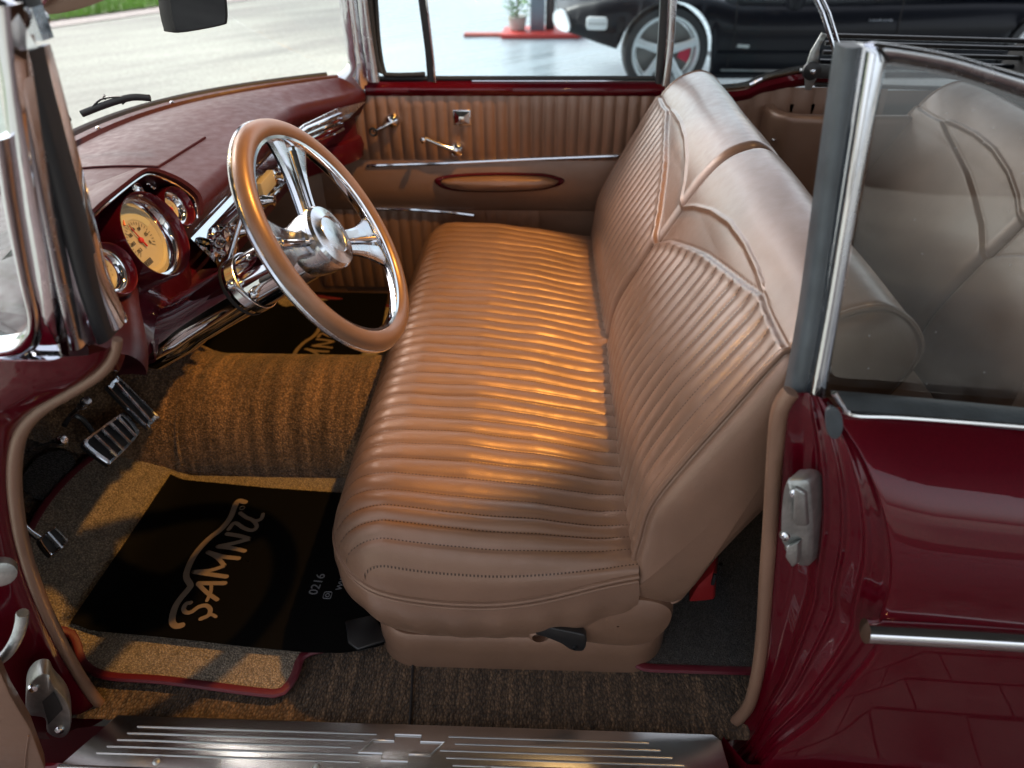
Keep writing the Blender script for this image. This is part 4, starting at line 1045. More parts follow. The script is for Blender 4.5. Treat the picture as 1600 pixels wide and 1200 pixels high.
b = MB(); b.grid([[(x, y, z) for x in (.55, 1.4, 2.4)] for y, z in ((1.52, .66), (1.60, .60), (1.62, .4), (1.60, -.2))]); b.build('rear_wing', M['red'], car)
b = MB(); b.grid([[(x, y, .66 - .02 * (x - 1.3)) for x in (1.38, 1.8, 2.6)] for y in (0, .775, 1.55)]); b.build('boot_lid', M['red'], car)

# ---- near quarter: outer skin, door jamb with its ridges, striker, windlace
SKY = [(.70, .016), (.69, .001), (.68, -.011), (.65, -.036), (.60, -.061), (.52, -.081), (.46, -.085), (.38, -.084), (.28, -.078), (.16, -.068), (.02, -.06), (-.12, -.055), (-.24, -.04)]
SKX = [(-.24, .30), (-.12, .35), (-.04, .375), (.06, .395), (.15, .425), (.22, .436), (.36, .452), (.42, .44), (.52, .428), (.60, .405), (.66, .375), (.70, .338)]
def smtab(tab):
    t_ = sorted(tab); q = resample(cr([(a, c, 0) for a, c in t_], 10), 200)
    return [(p.x, p.y) for p in q]
SKYs = smtab(SKY); SKXs = smtab(SKX)
def sky_(z): return interp(z, SKYs)
zs = [-.24 + .94 * k / 60 for k in range(61)]
b = MB(); rows = []
for z in zs:
    xe = interp(z, SKXs); y = sky_(z)
    rows.append([(xe + .006, y + .016, z), (xe + .001, y + .007, z), (xe + .002, y + .002, z), (xe + .008, y, z)] + [(xe + .008 + (2.2 - xe) * t, y - .015 * sin(pi * t), z) for t in (.03, .08, .15, .25, .4, .7, 1)])
rows = [[(x, y, z - .12 * max(x - .35, 0) / (1 + max(x - .35, 0)) * smst(.48, .70, z)) for x, y, z in r] for r in rows]
b.grid(rows); sk = b.build('rear_quarter_panel', M['red'], car, split=60)
wl = resample(cr([(0.300,0.035,0.707),(0.293,0.035,0.680),(0.300,0.035,0.619),(0.318,0.035,0.505),(0.338,0.035,0.373),(0.362,0.035,0.218),(0.374,0.035,0.111),(0.376,0.035,0.022),(0.356,0.035,-0.043),(0.336,0.035,-0.077)], 6), 61)
wl[0] = Vector(wl[0])
b = MB(); b.tube(wl, .0105, 12); b.build('windlace', M['tan'], car)
b = MB(); rows = []
zz = [.70 - .72 * k / 60 for k in range(61)]
for k, z in enumerate(zz):
    q0 = Vector(wl[min(k, 60)]); z0 = q0.z
    p0 = q0 + Vector((.008, -.002, 0)); z1 = .70 - .84 * k / 60
    p1 = Vector((interp(z1, SKXs) + .006, sky_(z1) + .016, z1))
    r_ = []
    for i in range(101):
        t = i / 100; p = p0.lerp(p1, t)
        fade = smst(0, .1, k / 60)
        d = .0065 * exp(-((t - .44) / .022) ** 2) + .0055 * exp(-((t - .60) / .02) ** 2) + .0055 * exp(-((t - .82) / .03) ** 2) + .004 * smst(.62, .80, t) - .009 * smst(.0, .2, t) * (1 - smst(.30, .42, t)) - .006 * smst(.86, .96, t)
        r_.append(p + Vector((-.75, -.66, 0)) * d * (.4 + .6 * fade))
    rows.append(r_)
b.grid(rows); jm = b.build('door_jamb', M['red'], car, split=180)
b = MB(); b.grid([[Vector((x, y, z)) for x, y in ((.33, -.004), (.36, -.05), (.45, -.05))] for z in (-.005, -.14)] ); b.build('jamb_foot', M['red'], jm)
so = cr([(0.306,-0.012,0.609),(0.314,-0.012,0.614),(0.328,-0.012,0.613),(0.338,-0.012,0.599),(0.351,-0.012,0.555),(0.361,-0.012,0.515),(0.370,-0.012,0.463),(0.355,-0.012,0.460),(0.340,-0.012,0.481),(0.324,-0.012,0.505),(0.317,-0.012,0.531),(0.309,-0.012,0.576)], 4, True)
cs = sum(so, Vector()) / len(so); dn_ = Vector((-.72, -.69, 0))
b = MB(); b.grid([[cs + (p - cs) * k + dn_ * dd for p in so] for k, dd in ((1.0, -.02), (1.0, .004), (.96, .008), (.5, .009), (.02, .009))], cu=True); st = b.build('striker_plate', M['cast'], car, split=50)
b = MB(); b.poly([Vector(p) + dn_ * .009 for p in [(0.321,-0.012,0.607),(0.336,-0.012,0.597),(0.352,-0.012,0.541),(0.338,-0.012,0.541),(0.331,-0.012,0.555)]], dn_ * .008); b.build('striker_wedge', M['cast'], st, bevel=.002)
b = MB(); b.poly([Vector(p) + dn_ * .009 for p in [(0.337,-0.012,0.505),(0.349,-0.012,0.514),(0.357,-0.012,0.474),(0.352,-0.012,0.466),(0.339,-0.012,0.486)]], dn_ * .012); b.build('striker_catch', M['cast'], st, bevel=.002)
for q in ((0.320,-0.012,0.592), (0.325,-0.012,0.517), (0.337,-0.012,0.493), (0.346,-0.012,0.478)):
    b = MB(); b.lathe([(.0001, .004), (.003, .004), (.0045, .002), (.007, .001), (.007, -.002)], Vector(q) + dn_ * .009, dn_, 14); b.build('screw', M['steel'], st)
for q in ((0.451,-0.045,0.198), (0.409,0.000,0.015)):
    b = MB(); b.lathe([(.012, -.006), (.012, .003), (.007, .007), (.006, .001), (.0001, .001)], Vector(q) + dn_ * .006, dn_, 14); b.build('jamb_plug', M['rubber'], jm)
b = MB(); b.poly(cr([(0.328,0.000,0.708),(0.334,0.000,0.715),(0.344,0.000,0.708),(0.352,0.000,0.690),(0.353,0.000,0.674),(0.347,0.000,0.669),(0.337,0.000,0.678)], 4, True), (-.0, -.006, 0)); cvp = b.build('hinge_cover', M['grubber'], jm, bevel=.002)
# bright side molding
ml = [(0.417,-0.094,0.430),(0.488,-0.094,0.427),(0.552,-0.094,0.424),(0.697,-0.094,0.416)]
b = MB(); b.tube(ml, .0155, 16, flat=1.0); mo_ = b.build('side_molding', M['chrome'], sk)
# quarter window: raked chrome frame, rubber edge, glass
def zz_(q): return q
qf = strip('quarter_window_frame', M['steel'], [Vector(p) for p in [(0.322,0.045,0.690),(0.321,0.065,0.796),(0.315,0.090,0.937),(0.310,0.115,1.067)]], [Vector(p) for p in [(0.347,0.045,0.691),(0.344,0.065,0.796),(0.339,0.090,0.930),(0.338,0.115,1.064)]], .007)
strip('frame_groove', M['chrome'], [Vector(p) for p in [(0.324,0.036,0.697),(0.323,0.056,0.801),(0.318,0.081,0.940),(0.314,0.106,1.064)]], [Vector(p) for p in [(0.332,0.036,0.697),(0.331,0.056,0.801),(0.325,0.081,0.940),(0.323,0.106,1.062)]], .004, parent=qf)
strip('frame_seal', M['grubber'], [Vector(p) for p in [(0.305,0.050,0.690),(0.305,0.070,0.793),(0.298,0.095,0.935),(0.293,0.120,1.066)]], [Vector(p) for p in [(0.326,0.050,0.686),(0.325,0.070,0.793),(0.317,0.095,0.935),(0.312,0.120,1.067)]], .011, parent=qf)
strip('frame_top_rail', M['steel'], [(0.317,0.112,1.072),(0.342,0.112,1.069),(0.393,0.112,1.061),(0.447,0.112,1.048),(0.543,0.112,1.024)], [(0.339,0.112,1.053),(0.353,0.112,1.052),(0.399,0.112,1.044),(0.454,0.112,1.029),(0.555,0.112,0.999)], .010, (0, -.8, .3), parent=qf)
b = MB(); b.tube([(0.318,0.104,1.071),(0.327,0.104,1.065),(0.336,0.104,1.055)], .0014, 6); b.build('frame_joint', M['dvoid'], qf)
b = MB(); b.grid([[Vector(p) for p in [(0.345,0.092,0.900),(0.338,0.115,1.053),(0.400,0.115,1.046),(0.569,0.115,0.998)]], [Vector(p) for p in [(0.349,0.052,0.687),(0.380,0.050,0.688),(0.458,0.050,0.681),(0.686,0.050,0.661)]]]); b.build('quarter_glass', M['qglass'], qf)
b = MB(); b.grid([[Vector(p) for p in [(0.350,0.046,0.702),(0.466,0.042,0.695),(0.673,0.040,0.676)]], [Vector(p) for p in [(0.346,0.030,0.707),(0.457,0.026,0.701),(0.657,0.020,0.685)]], [Vector(p) for p in [(0.355,0.012,0.699),(0.450,0.006,0.696),(0.646,0.000,0.681)]], [Vector(p) for p in [(0.363,0.012,0.692),(0.452,0.006,0.689),(0.650,0.000,0.673)]]]); ws = b.build('window_seal', M['grubber'], qf)
b = MB(); b.tube(cr([(0.334,0.004,0.729),(0.348,0.004,0.711),(0.363,0.004,0.698),(0.413,0.004,0.696),(0.487,0.004,0.691),(0.650,0.004,0.678)], 5), .0034, 8); b.build('seal_molding', M['chrome'], ws)

# ---- near hinge pillar, windlace, door
wl2 = cr([(-0.488,0.030,0.771),(-0.494,0.030,0.758),(-0.508,0.030,0.739),(-0.532,0.030,0.719),(-0.574,0.030,0.694),(-0.621,0.030,0.667),(-0.662,0.030,0.630),(-0.695,0.030,0.576),(-0.725,0.030,0.504),(-0.754,0.030,0.410),(-0.778,0.030,0.290),(-0.794,0.030,0.135),(-0.797,0.030,0.017),(-0.788,0.030,-0.065)], 6)
b = MB(); b.tube(wl2, [.0055 + .004 * smst(0, .4, i / len(wl2)) for i in range(len(wl2))], 12); b.build('windlace', M['tan'], car)
b = MB(); L = resample(wl2[4:], 60); rows = []
for k, p in enumerate(L):
    rows.append([p + Vector((-.003, .004, 0)), p + Vector((-.010, -.010, 0)), p + Vector((-.024, -.022, 0)), p + Vector((-.05, -.026, 0)), p + Vector((-.062, -.034, 0)), p + Vector((-.12, -.036, 0)), p + Vector((-.5, -.04, 0))])
b.grid(rows); hpil = b.build('hinge_pillar', M['red'], car, split=60)
ho_ = cr([(-0.839,-0.035,0.105),(-0.817,-0.035,0.148),(-0.790,-0.035,0.177),(-0.770,-0.035,0.180),(-0.772,-0.035,0.154),(-0.768,-0.035,0.109),(-0.781,-0.035,0.053),(-0.807,-0.035,0.001),(-0.831,-0.035,-0.017),(-0.843,-0.035,0.003),(-0.829,-0.035,0.050),(-0.853,-0.035,0.061)], 4, True)
ch = sum(ho_, Vector()) / len(ho_); nh = Vector((.5, -.8, .1)).normalized()
b = MB(); b.grid([[ch + (p - ch) * k + nh * dd for p in ho_] for k, dd in ((1, -.03), (1, .004), (.95, .007), (.4, .007))], cu=True); b.fan([ch + (p - ch) * .4 + nh * .007 for p in ho_]); hg = b.build('door_check_plate', M['cast'], hpil, split=50)
b = MB(); b.fan([Vector(p) + nh * .009 for p in [(-0.810,-0.035,0.107),(-0.778,-0.035,0.139),(-0.784,-0.035,0.085),(-0.829,-0.035,0.034)]]); b.build('check_slot', M['dvoid'], hg)
for q in ((-0.808,-0.035,0.148), (-0.815,-0.035,0.018)):
    b = MB(); b.lathe([(.0001, .006), (.006, .005), (.008, 0)], Vector(q) + nh * .008, nh, 14); b.build('screw', M['steel'], hg)
b = MB(); b.lathe([(.02, -.01), (.02, .004), (.014, .006), (.0001, .006)], (-0.746,-0.030,0.419), nh, 20); b.build('pillar_boss', M['cast'], hpil)
# ribbed conduit between pillar and door
sp1 = resample(cr([(-0.728,-0.050,0.357),(-0.741,-0.050,0.331),(-0.767,-0.050,0.290),(-0.801,-0.050,0.250),(-0.842,-0.050,0.221),(-0.892,-0.050,0.201)], 6), 90)
b = MB(); b.tube(sp1, [.0075 + .0011 * (k % 2) for k in range(90)], 12); b.build('wiring_conduit', M['cast'], hpil)
# inner edge of the open door with its tan panel
b = MB(); b.poly([(-0.810,-0.100,0.301),(-0.759,-0.100,0.291),(-0.772,-0.100,0.221),(-0.781,-0.100,0.129),(-0.811,-0.100,-0.006),(-0.962,-0.100,-0.016)], (-.02, .03, 0)); dc = b.build('open_door', M['trim'], car, bevel=.006)
b = MB(); b.tube([(-0.789,-0.103,0.115),(-0.820,-0.103,0.053),(-0.850,-0.103,-0.013)], .0012, 6); b.build('door_seam', M['tan'], dc)

# ================================================================== LOOSE THINGS ON THE FLOOR
def flat_outline(px): return cr(px, 6, True)
def floor_z(p): return 0 if p.x > -.86 else (-.86 - p.x) * .55
def carpet_mat(name, outline, m, label, z=.004, th=.012, grp=None, rm=None):
    o = [Vector((p.x, p.y, floor_z(p) + z - .018)) for p in outline]
    c = sum(o, Vector()) / len(o)
    b = MB(); rows = [[p for p in o], [p + Vector((0, 0, th)) for p in o]]
    for k in (.94, .8, .6, .4, .2, .02):
        rows.append([Vector((c.x + (p.x - c.x) * k, c.y + (p.y - c.y) * k, 0)) for p in o])
        for q in rows[-1]: q.z = floor_z(q) + z - .018 + th
    b.grid(rows, cu=True)
    mt = b.build(name, m, smooth=True); tag(mt, label, 'floor mat', grp)
    b = MB(); rr_ = resample(o + [o[0]], 160)[:-1]
    b.tube([p + Vector((0, 0, th * .75)) for p in rr_], .0085, 8, closed=True, flat=.8); b.build('mat_binding', M['piping'], mt)
    return mt
mo1 = [(-0.896,0.147,-0.006),(-0.855,0.100,-0.006),(-0.798,0.074,-0.006),(-0.680,0.068,-0.006),(-0.481,0.049,-0.006),(-0.453,0.057,-0.006),(-0.442,0.093,-0.006),(-0.433,0.134,-0.006),(-0.295,0.188,-0.006),(-0.307,0.409,-0.006),(-0.373,0.612,-0.006),(-0.469,0.651,-0.006),(-0.711,0.668,-0.006),(-0.822,0.655,-0.006),(-0.940,0.661,-0.006)]
mo1 = [Vector(p) for p in mo1] + [Vector((-1.03, .60, .09)), Vector((-1.06, .42, .1)), Vector((-1.03, .24, .09)), Vector((-.95, .15, .04))]
carpet_mat('floor_mat', resample(cr(mo1, 6, True), 140), M['mat'], 'beige pile floor mat with red binding under the pedals', grp=None)
mo2 = [Vector((x, y, 0)) for x, y in rrect(-1.05, -.45, .99, 1.46, .06, 6)]
carpet_mat('floor_mat', mo2, M['mat'], 'beige pile floor mat with red edge in the far passenger footwell')
mo3 = [Vector(p) for p in [(0.202,0.130,-0.006),(0.296,0.120,-0.006),(0.417,0.121,-0.006)]] + [Vector((.62, .12, 0)), Vector((.62, .66, 0)), Vector((.2, .66, 0))]
mo3 = [Vector((x, y, 0)) for x, y in rrect(.18, .62, .122, .62, .04, 6)]
carpet_mat('floor_mat', mo3, M['dmat'], 'dark pile floor mat with red binding behind the front seat')

def ribbon(b, pts, wd, z=.0006):
    pts = cr(pts, 5)
    N_ = len(pts); rows = []
    for i, p in enumerate(pts):
        t = pts[min(i + 1, N_ - 1)] - pts[max(i - 1, 0)]; t.z = 0; t.normalize(); nn = Vector((-t.y, t.x, 0))
        w_ = wd * .5
        rows.append([p - nn * w_, p + nn * w_, p + nn * w_ + Vector((0, 0, z)), p - nn * w_ + Vector((0, 0, z))])
    b.grid(rows, cu=True); b.fan(rows[0]); b.fan(rows[-1])
    for e in (pts[0], pts[-1]):
        b.fan([e + Vector((wd * .5 * cos(a), wd * .5 * sin(a), z * .9)) for a in [2 * pi * k / 14 for k in range(14)]])
# the logo strokes, laid out on the paper in metres (x, y on the floor)
LOGO3 = [(0.0127, [(-0.689, 0.173), (-0.7, 0.171), (-0.712, 0.181), (-0.72, 0.207), (-0.72, 0.232), (-0.713, 0.26), (-0.713, 0.271), (-0.728, 0.288), (-0.735, 0.305), (-0.738, 0.339), (-0.733, 0.373), (-0.722, 0.403), (-0.707, 0.428), (-0.699, 0.462), (-0.701, 0.502), (-0.697, 0.515), (-0.681, 0.511)]), (0.009, [(-0.694, 0.227), (-0.702, 0.224), (-0.702, 0.211), (-0.693, 0.203), (-0.683, 0.205), (-0.674, 0.217), (-0.66, 0.221), (-0.648, 0.212), (-0.646, 0.198), (-0.658, 0.189)]), (0.0068, [(-0.645, 0.2), (-0.638, 0.199), (-0.63, 0.195)]), (0.01, [(-0.643, 0.278), (-0.673, 0.277), (-0.698, 0.276)]), (0.0088, [(-0.698, 0.274), (-0.671, 0.253), (-0.643, 0.236)]), (0.0071, [(-0.671, 0.276), (-0.664, 0.256), (-0.663, 0.233)]), (0.0101, [(-0.646, 0.295), (-0.682, 0.3), (-0.72, 0.306)]), (0.0091, [(-0.72, 0.306), (-0.686, 0.311), (-0.661, 0.324)]), (0.0093, [(-0.661, 0.324), (-0.684, 0.345), (-0.711, 0.36)]), (0.0104, [(-0.711, 0.36), (-0.674, 0.349), (-0.638, 0.345)]), (0.0098, [(-0.632, 0.366), (-0.663, 0.373), (-0.696, 0.377)]), (0.0099, [(-0.696, 0.377), (-0.662, 0.388), (-0.633, 0.401)]), (0.01, [(-0.633, 0.401), (-0.66, 0.409), (-0.689, 0.414)]), (0.0093, [(-0.69, 0.427), (-0.683, 0.447), (-0.657, 0.432), (-0.636, 0.426), (-0.629, 0.437), (-0.643, 0.455), (-0.662, 0.464), (-0.681, 0.477)]), (0.0087, [(-0.644, 0.454), (-0.63, 0.457), (-0.626, 0.464), (-0.627, 0.475)])]
RMARK = (-0.682, 0.493)
def paper_mat(outline, label, off=(0, 0, 0), ph=0.0):
    off = Vector(off)
    o = resample([Vector(p) for p in outline] + [Vector(outline[0])], 120)[:-1]
    c = sum(o, Vector()) / len(o)
    def zf(p): return floor_z(p) + .0085 + .003 * sin(7 * p.x + ph) * sin(9 * p.y + 1 + ph) + .003
    b = MB(); rows = []
    for k in (1.0, .9, .75, .6, .45, .3, .15, .01):
        rr_ = [c + (p - c) * k for p in o]
        rows.append([Vector((p.x, p.y, zf(p))) + off for p in rr_])
    b.grid([[p - Vector((0, 0, .0012)) for p in rows[0]]] + rows, cu=True)
    pm = b.build('paper_mat', M['paper'], smooth=True)
    tag(pm, label, 'paper mat')
    b = MB()
    for wd, pts in LOGO3:
        ribbon(b, [Vector((x, y, zf(Vector((x, y, 0))) + .0006)) + off for x, y in pts], wd)
    b.build('logo_lettering', M['print'], pm, smooth=False)
    b = MB(); b.tube([Vector((RMARK[0] + .0055 * cos(a), RMARK[1] + .0055 * sin(a), zf(Vector((RMARK[0], RMARK[1], 0))) + .001)) + off for a in [2 * pi * k / 16 for k in range(16)]], .0008, 6, closed=True); b.build('registered_mark', M['print'], pm)
    return pm, zf
pm, zf = paper_mat([(-0.887,0.584,0.005),(-0.772,0.573,0.005),(-0.641,0.560,0.005),(-0.507,0.551,0.005),(-0.421,0.545,0.005),(-0.332,0.399,0.005),(-0.286,0.217,0.005),(-0.286,0.145,0.005),(-0.356,0.126,0.005),(-0.429,0.124,0.005),(-0.555,0.132,0.005),(-0.724,0.147,0.005),(-0.899,0.160,0.005),(-0.892,0.364,0.005)], 'flat black paper foot mat with a brown logo lying in front of the driver seat')
xd = Vector((.10, .99, 0)).normalized(); yd_ = Vector((-.99, .10, 0)).normalized()
for k, (tx, px_) in enumerate((('0216', (-0.449,0.261,0.012)), ('WWW.', (-0.398,0.276,0.012)))):
    me = text_mesh('phone_number' if k == 0 else 'web_address', tx, (px_[0], px_[1] + .02, zf(Vector(px_)) + .0012), xd, yd_, .020 if k == 0 else .013, M['gprint'], pm)
ic = Vector((-0.421,0.254,0.012)); ic.z = zf(ic) + .001
b = MB(); b.tube([ic + Vector((x, y, 0)) for x, y in rrect(-.008, .008, -.008, .008, .003, 4)], .0008, 6, closed=True); b.tube([ic + Vector((.0038 * cos(a), .0038 * sin(a), 0)) for a in [2 * pi * k / 14 for k in range(14)]], .0008, 6, closed=True); b.build('social_icon', M['gprint'], pm)
pm2, zf2 = paper_mat([(-1.01, .25, 0), (-.56, .25, 0), (-.50, .50, 0), (-.52, .72, 0), (-1.01, .72, 0), (-1.04, .5, 0)], 'flat black paper foot mat with brown logo in the shadowed passenger footwell', (.0, .79, .012), 1.0)
b = MB(); b.lathe([(.0001, .010), (.008, .009), (.011, .005), (.012, 0)], (-0.348,0.178,0.000), (0, 0, 1), 18); bt = b.build('seat_rail_bolt', M['steel'], bench)
b = MB(); b.poly([(-0.372,0.194,0.002),(-0.317,0.211,0.002),(-0.281,0.154,0.002),(-0.333,0.132,0.002),(-0.354,0.145,0.002)], (0, 0, .012)); b.build('seat_rail', M['black'], bench, bevel=.003)
b = MB(); b.poly([(0.303,0.240,0.036),(0.315,0.240,0.089),(0.340,0.240,0.137),(0.355,0.240,0.046),(0.334,0.240,0.041)], (.03, .12, 0)); rb = b.build('red_bag', M['redbox'], bevel=.006)
tag(rb, 'small dark red canvas pouch on the floor behind the front seat', 'pouch')
b = MB(); b.box(Vector((0.337,0.236,0.114)) + Vector((.004, 0, 0)), .006, .004, .03); b.build('pouch_strap', M['cloth'], rb)

# ================================================================== BLACK CAR BEHIND
BY = 5.8
bc = thing('black_car', 'black sports car with silver five spoke wheel parked beyond the red car', 'car', (2.0, BY + .9, G))
def sec(x):            # side profile of the far car: (y offset, z) from rocker to belt at station x
    low = interp(x, [(.12, .50), (.30, .46), (.65, .36), (1.3, .17), (5, .19)])
    belt = interp(x, [(.12, .64), (.3, .70), (.6, .76), (1.03, .80), (1.40, .745), (1.6, .70), (2.4, .695), (3.5, .71), (5, .70)])
    inn = interp(x, [(.12, .30), (.2, .14), (.45, .05), (1, 0), (5, 0)])
    return [(inn + .06, low), (inn + .02, low + .04), (inn + .0, low + .12), (inn - .015, max(.50, low + .10)), (inn + .0, belt - .12), (inn + .03, belt - .03), (inn + .09, belt)]
WX, WR = 1.03, .355
b = MB(); rows = []
xs = [.12 + 4.8 * k / 180 for k in range(181)]
for x in xs:
    s_ = []
    for dy, z in sec(x):
        zz1 = z
        for wx in (WX, WX + 3.1):
            if abs(x - wx) < WR + .03:
                arch = .355 + sqrt((WR + .03) ** 2 - (x - wx) ** 2)
                zz1 = max(zz1, min(arch, 9))
        s_.append((x, BY + dy, G + zz1))
    s_ += [(x, BY + .5, G + sec(x)[-1][1] + .03), (x, BY + 1.75, G + sec(x)[-1][1])]
    rows.append(s_)
b.grid(rows); bod = b.build('body', M['gloss'], bc, split=60)
b = MB(); b.fan(rows[0]); b.build('front_bumper', M['gloss'], bod)
b = MB(); b.grid([[(x, BY + .06 + .3 * q, G + z) for x in (1.42, 4.3)] for q, z in ((0, .14), (0, .3), (1, .3))]); b.build('sill_skirt', M['gloss'], bod)
gh = [(1.45, .72), (2.15, 1.16), (3.4, 1.16), (4.4, .73)]
b = MB(); b.grid([[(x, BY + .12 + .25 * (z - .78), G + z) for x, z in gh], [(x, BY + 1.6 - .25 * (z - .78), G + z) for x, z in gh]]); b.build('roof', M['gloss'], bod)
for YY in (BY + .118, BY + 1.6):
  b = MB(); b.f = [(0, 1, 2, 3)]; b.v = [(x, YY + .25 * (z - .78), G + z) for x, z in ((1.5, .73), (2.18, 1.13), (3.35, 1.13), (4.2, .75))]; b.build('side_window', M['tglass'], bod, smooth=False)
b = MB(); b.box((2.72, BY + .15, G + .94), .05, .02, .46); b.build('window_pillar', M['black'], bod)
for xx in (1.55, 2.85):
    b = MB(); b.tube([(xx, BY - .012, G + .84), (xx + .02, BY - .018, G + .5), (xx, BY - .004, G + .24)], .004, 6); b.build('door_gap', M['dvoid'], bod)
b = MB(); b.tube([(1.45, BY - .012, G + .36), (4.1, BY - .012, G + .36)], .012, 8); b.build('side_molding', M['gloss'], bod)
def disc(cx, z, y=BY):
    b = MB(); b.lathe([(WR - .09, .2), (WR - .02, .21), (WR, .16), (WR, .02), (WR - .02, -.005), (WR - .075, .0), (WR - .08, .02)], (cx, y + .02, z), (0, 1, 0), 48)
    wh = b.build('wheel', M['rubber'], bc, split=50)
    sil = plain('wheel_silver', (.62, .65, .66), .3, .5, var=.08)
    b = MB(); b.lathe([(WR - .072, .01), (WR - .078, -.004), (WR - .10, .0), (WR - .112, .03), (WR - .115, .19)], (cx, y + .02, z), (0, 1, 0), 48); b.build('rim', sil, wh)
    b = MB(); b.lathe([(WR - .12, .1), (.02, .1)], (cx, y + .02, z), (0, 1, 0), 32); b.build('brake_disc', plain('brake_disc_metal', (.2, .2, .19), .5, .4), wh)
    for k in range(5):
        a = radians(18 + 72 * k); rd = Vector((cos(a), 0, sin(a))); tt = Vector((-sin(a), 0, cos(a))); c = Vector((cx, y + .02, z))
        b = MB(); b.grid([[c + rd * r + tt * (w_ * s_) + Vector((0, dy + dd, 0)) for s_, dd in ((-1, .03), (-1, 0), (-.5, -.006), (.5, -.006), (1, 0), (1, .03))] for r, w_, dy in ((.02, .03, .02), (.09, .034, .012), (.18, .028, .005), (WR - .10, .036, .004))])
        b.build('spoke', sil, wh, split=30)
    b = MB(); b.lathe([(.04, .03), (.04, .0), (.03, -.008), (.0001, -.01)], (cx, y + .02, z), (0, 1, 0), 20); b.build('wheel_cap', sil, wh)
    b = MB(); rws = []
    for k in range(9):
        a = radians(-25 + 50 * k / 8); rws.append([(cx + r * cos(a), y + .02 + .06, z + r * sin(a)) for r in (.12, .215)])
    b.grid(rws); b.build('brake_caliper', plain('caliper_red', (.55, .02, .06), .4), wh)
disc(WX, G + WR); disc(WX + 3.1, G + WR)
hl = [(.105, BY + .34, G + .54), (.105, BY + .34, G + .61), (.15, BY + .22, G + .655), (.20, BY + .135, G + .63), (.235, BY + .105, G + .55), (.22, BY + .12, G + .50), (.15, BY + .24, G + .50)]
b = MB(); b.poly(cr(hl, 4, True), (-.012, -.03, 0)); b.build('headlight', plain('headlight_lens', (.75, .78, .8), .1, coat=1.0), bod)
o_ = rrect(.36, .53, .525, .62, .025, 5)
b = MB(); b.poly([(x, BY + .075 - .13 * (x - .36), G + z) for x, z in o_], (0, -.045, 0)); sm = b.build('side_marker', plain('marker_white', (.75, .76, .76), .25), bod, bevel=.005)
b = MB(); b.tube([(.37, BY + .028, G + .572), (.52, BY + .008, G + .572)], .005, 6); b.build('marker_bar', M['cast'], sm)
b = MB(); b.poly([(1.60, BY - .015, G + .40), (1.70, BY - .015, G + .39), (1.71, BY - .015, G + .415), (1.61, BY - .015, G + .425)], (0, .02, 0)); b.build('wing_vent', M['cast'], bod, bevel=.004)
b = MB(); b.tube([(1.50, BY - .02, G + .225), (2.2, BY - .02, G + .215), (3.9, BY - .02, G + .22)], .008, 8); b.build('sill_reflection', M['cast'], bod)  # reflection along the lower sill, built as a pale strip
b = MB(); b.tube([(2.62, BY - .022, G + .60), (2.80, BY - .022, G + .60)], .012, 8, flat=.6); b.build('door_handle', M['steel'], bod)
b = MB(); b.lathe([(.0001, -.12), (.06, -.10), (.09, 0), (.07, .08), (.0001, .1)], (1.98, BY - .1, G + .80), (0, 0, 1), 16); b.build('door_mirror', M['gloss'], bod)
# post with its red base, plant beside it
PX, PY = -.06, 8.7
t = thing('steel_post', 'grey steel post on a red base plate in front of the black car', 'post', (PX, PY, G))
b = MB(); b.box((PX, PY, G + 1.8), .17, .14, 3.6); b.build('shaft', plain('post_grey', (.20, .24, .29), .35, .3), t, bevel=.01)
b = MB(); b.box((PX + .15, PY + .06, G + 1.8), .11, .12, 3.6); b.build('dark_side', plain('post_dark', (.035, .03, .035), .4), t, bevel=.02)  # dark side of the column, built as a separate darker box
b = MB(); b.poly([(PX - .42, PY - .3, G), (PX + .48, PY - .3, G), (PX + .62, PY - .05, G), (PX + .3, PY + .3, G), (PX - .4, PY + .2, G)], (0, 0, .05)); b.build('base_plate', plain('red_kerb_paint', (.55, .05, .04), .5, var=.2), t, bevel=.01)
b = MB(); b.box((PX - .62, PY - .1, G + .015), .5, .12, .03); b.build('kerb_strip', plain('faded_red_paint', (.5, .12, .09), .6, var=.3), t)
pt = thing('potted_plant', 'small leafy green plant beside the grey post', 'plant', (PX - .24, PY - .02, G))
b = MB(); b.lathe([(.0001, .06), (.09, .06), (.11, .19), (.10, .2), (.09, .19), (.0001, .18)], (PX - .24, PY - .02, G), (0, 0, 1), 20); b.build('pot', plain('pot_white', (.5, .45, .4), .6), pt)
b = MB()
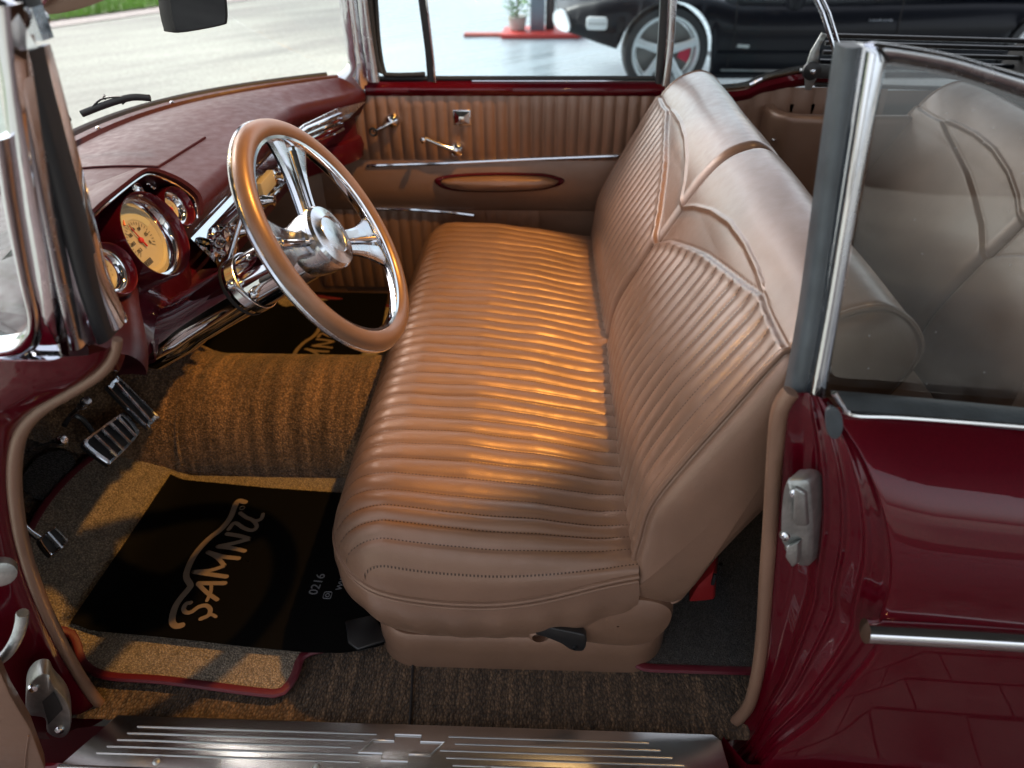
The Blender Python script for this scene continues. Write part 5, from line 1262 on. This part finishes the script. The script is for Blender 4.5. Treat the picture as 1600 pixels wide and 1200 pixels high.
for k in range(240):
    a = random.uniform(0, 2 * pi); z = G + .2 + random.random() * .62; r = random.random() ** .5 * .15 * (1.15 - abs(z - G - .5) * 1.2)
    c = Vector((PX - .24 + r * cos(a), PY - .02 + r * sin(a), z)); d = Vector((cos(a), sin(a), random.uniform(-.5, .8))).normalized() * random.uniform(.05, .1); n_ = Vector((-sin(a), cos(a), random.uniform(-.4, .4))).normalized() * .02
    q0 = len(b.v); b.v += [c, c + d * .5 + n_, c + d, c + d * .5 - n_]; b.f.append((q0, q0 + 1, q0 + 2, q0 + 3))
lf = b.build('foliage', plain('leaf', (.09, .25, .03), .5, var=.4, scale=6), pt, smooth=False)
b = MB(); b.tube([(PX - .24, PY - .02, G + .18), (PX - .23, PY - .01, G + .75)], .012, 6); b.build('stem', plain('stem', (.08, .06, .03), .7), pt)
# tree trunk and dark parked vehicle hints at the road's far edge
tr_ = thing('roadside_tree', 'slim tree trunk standing on the grass verge across the road', 'tree', (-6.72, 13.6, G))
b = MB(); b.tube([(-6.72, 13.6, G), (-6.70, 13.6, 1.0), (-6.75, 13.62, 3.0), (-6.7, 13.6, 4.5)], [.12, .10, .085, .05], 10); b.build('trunk', plain('bark', (.10, .08, .065), .9, var=.4, bump=.8), tr_)
b = MB()
for k in range(2200):
    a = random.uniform(0, 2 * pi); ph = random.uniform(-1, 1); r = 1.6 * random.random() ** .4
    c = Vector((-6.7 + r * cos(a) * sqrt(1 - ph * ph), 13.6 + r * sin(a) * sqrt(1 - ph * ph), 4.9 + 1.2 * r / 1.6 * ph))
    d = Vector((random.uniform(-1, 1), random.uniform(-1, 1), random.uniform(-1, .4))).normalized() * .16; n_ = d.cross(Vector((random.uniform(-1, 1), random.uniform(-1, 1), 1))).normalized() * .06
    q0 = len(b.v); b.v += [c, c + d * .5 + n_, c + d, c + d * .5 - n_]; b.f.append((q0, q0 + 1, q0 + 2, q0 + 3))
b.build('crown', plain('tree_leaf', (.07, .16, .03), .5, var=.4, scale=3), tr_, smooth=False)
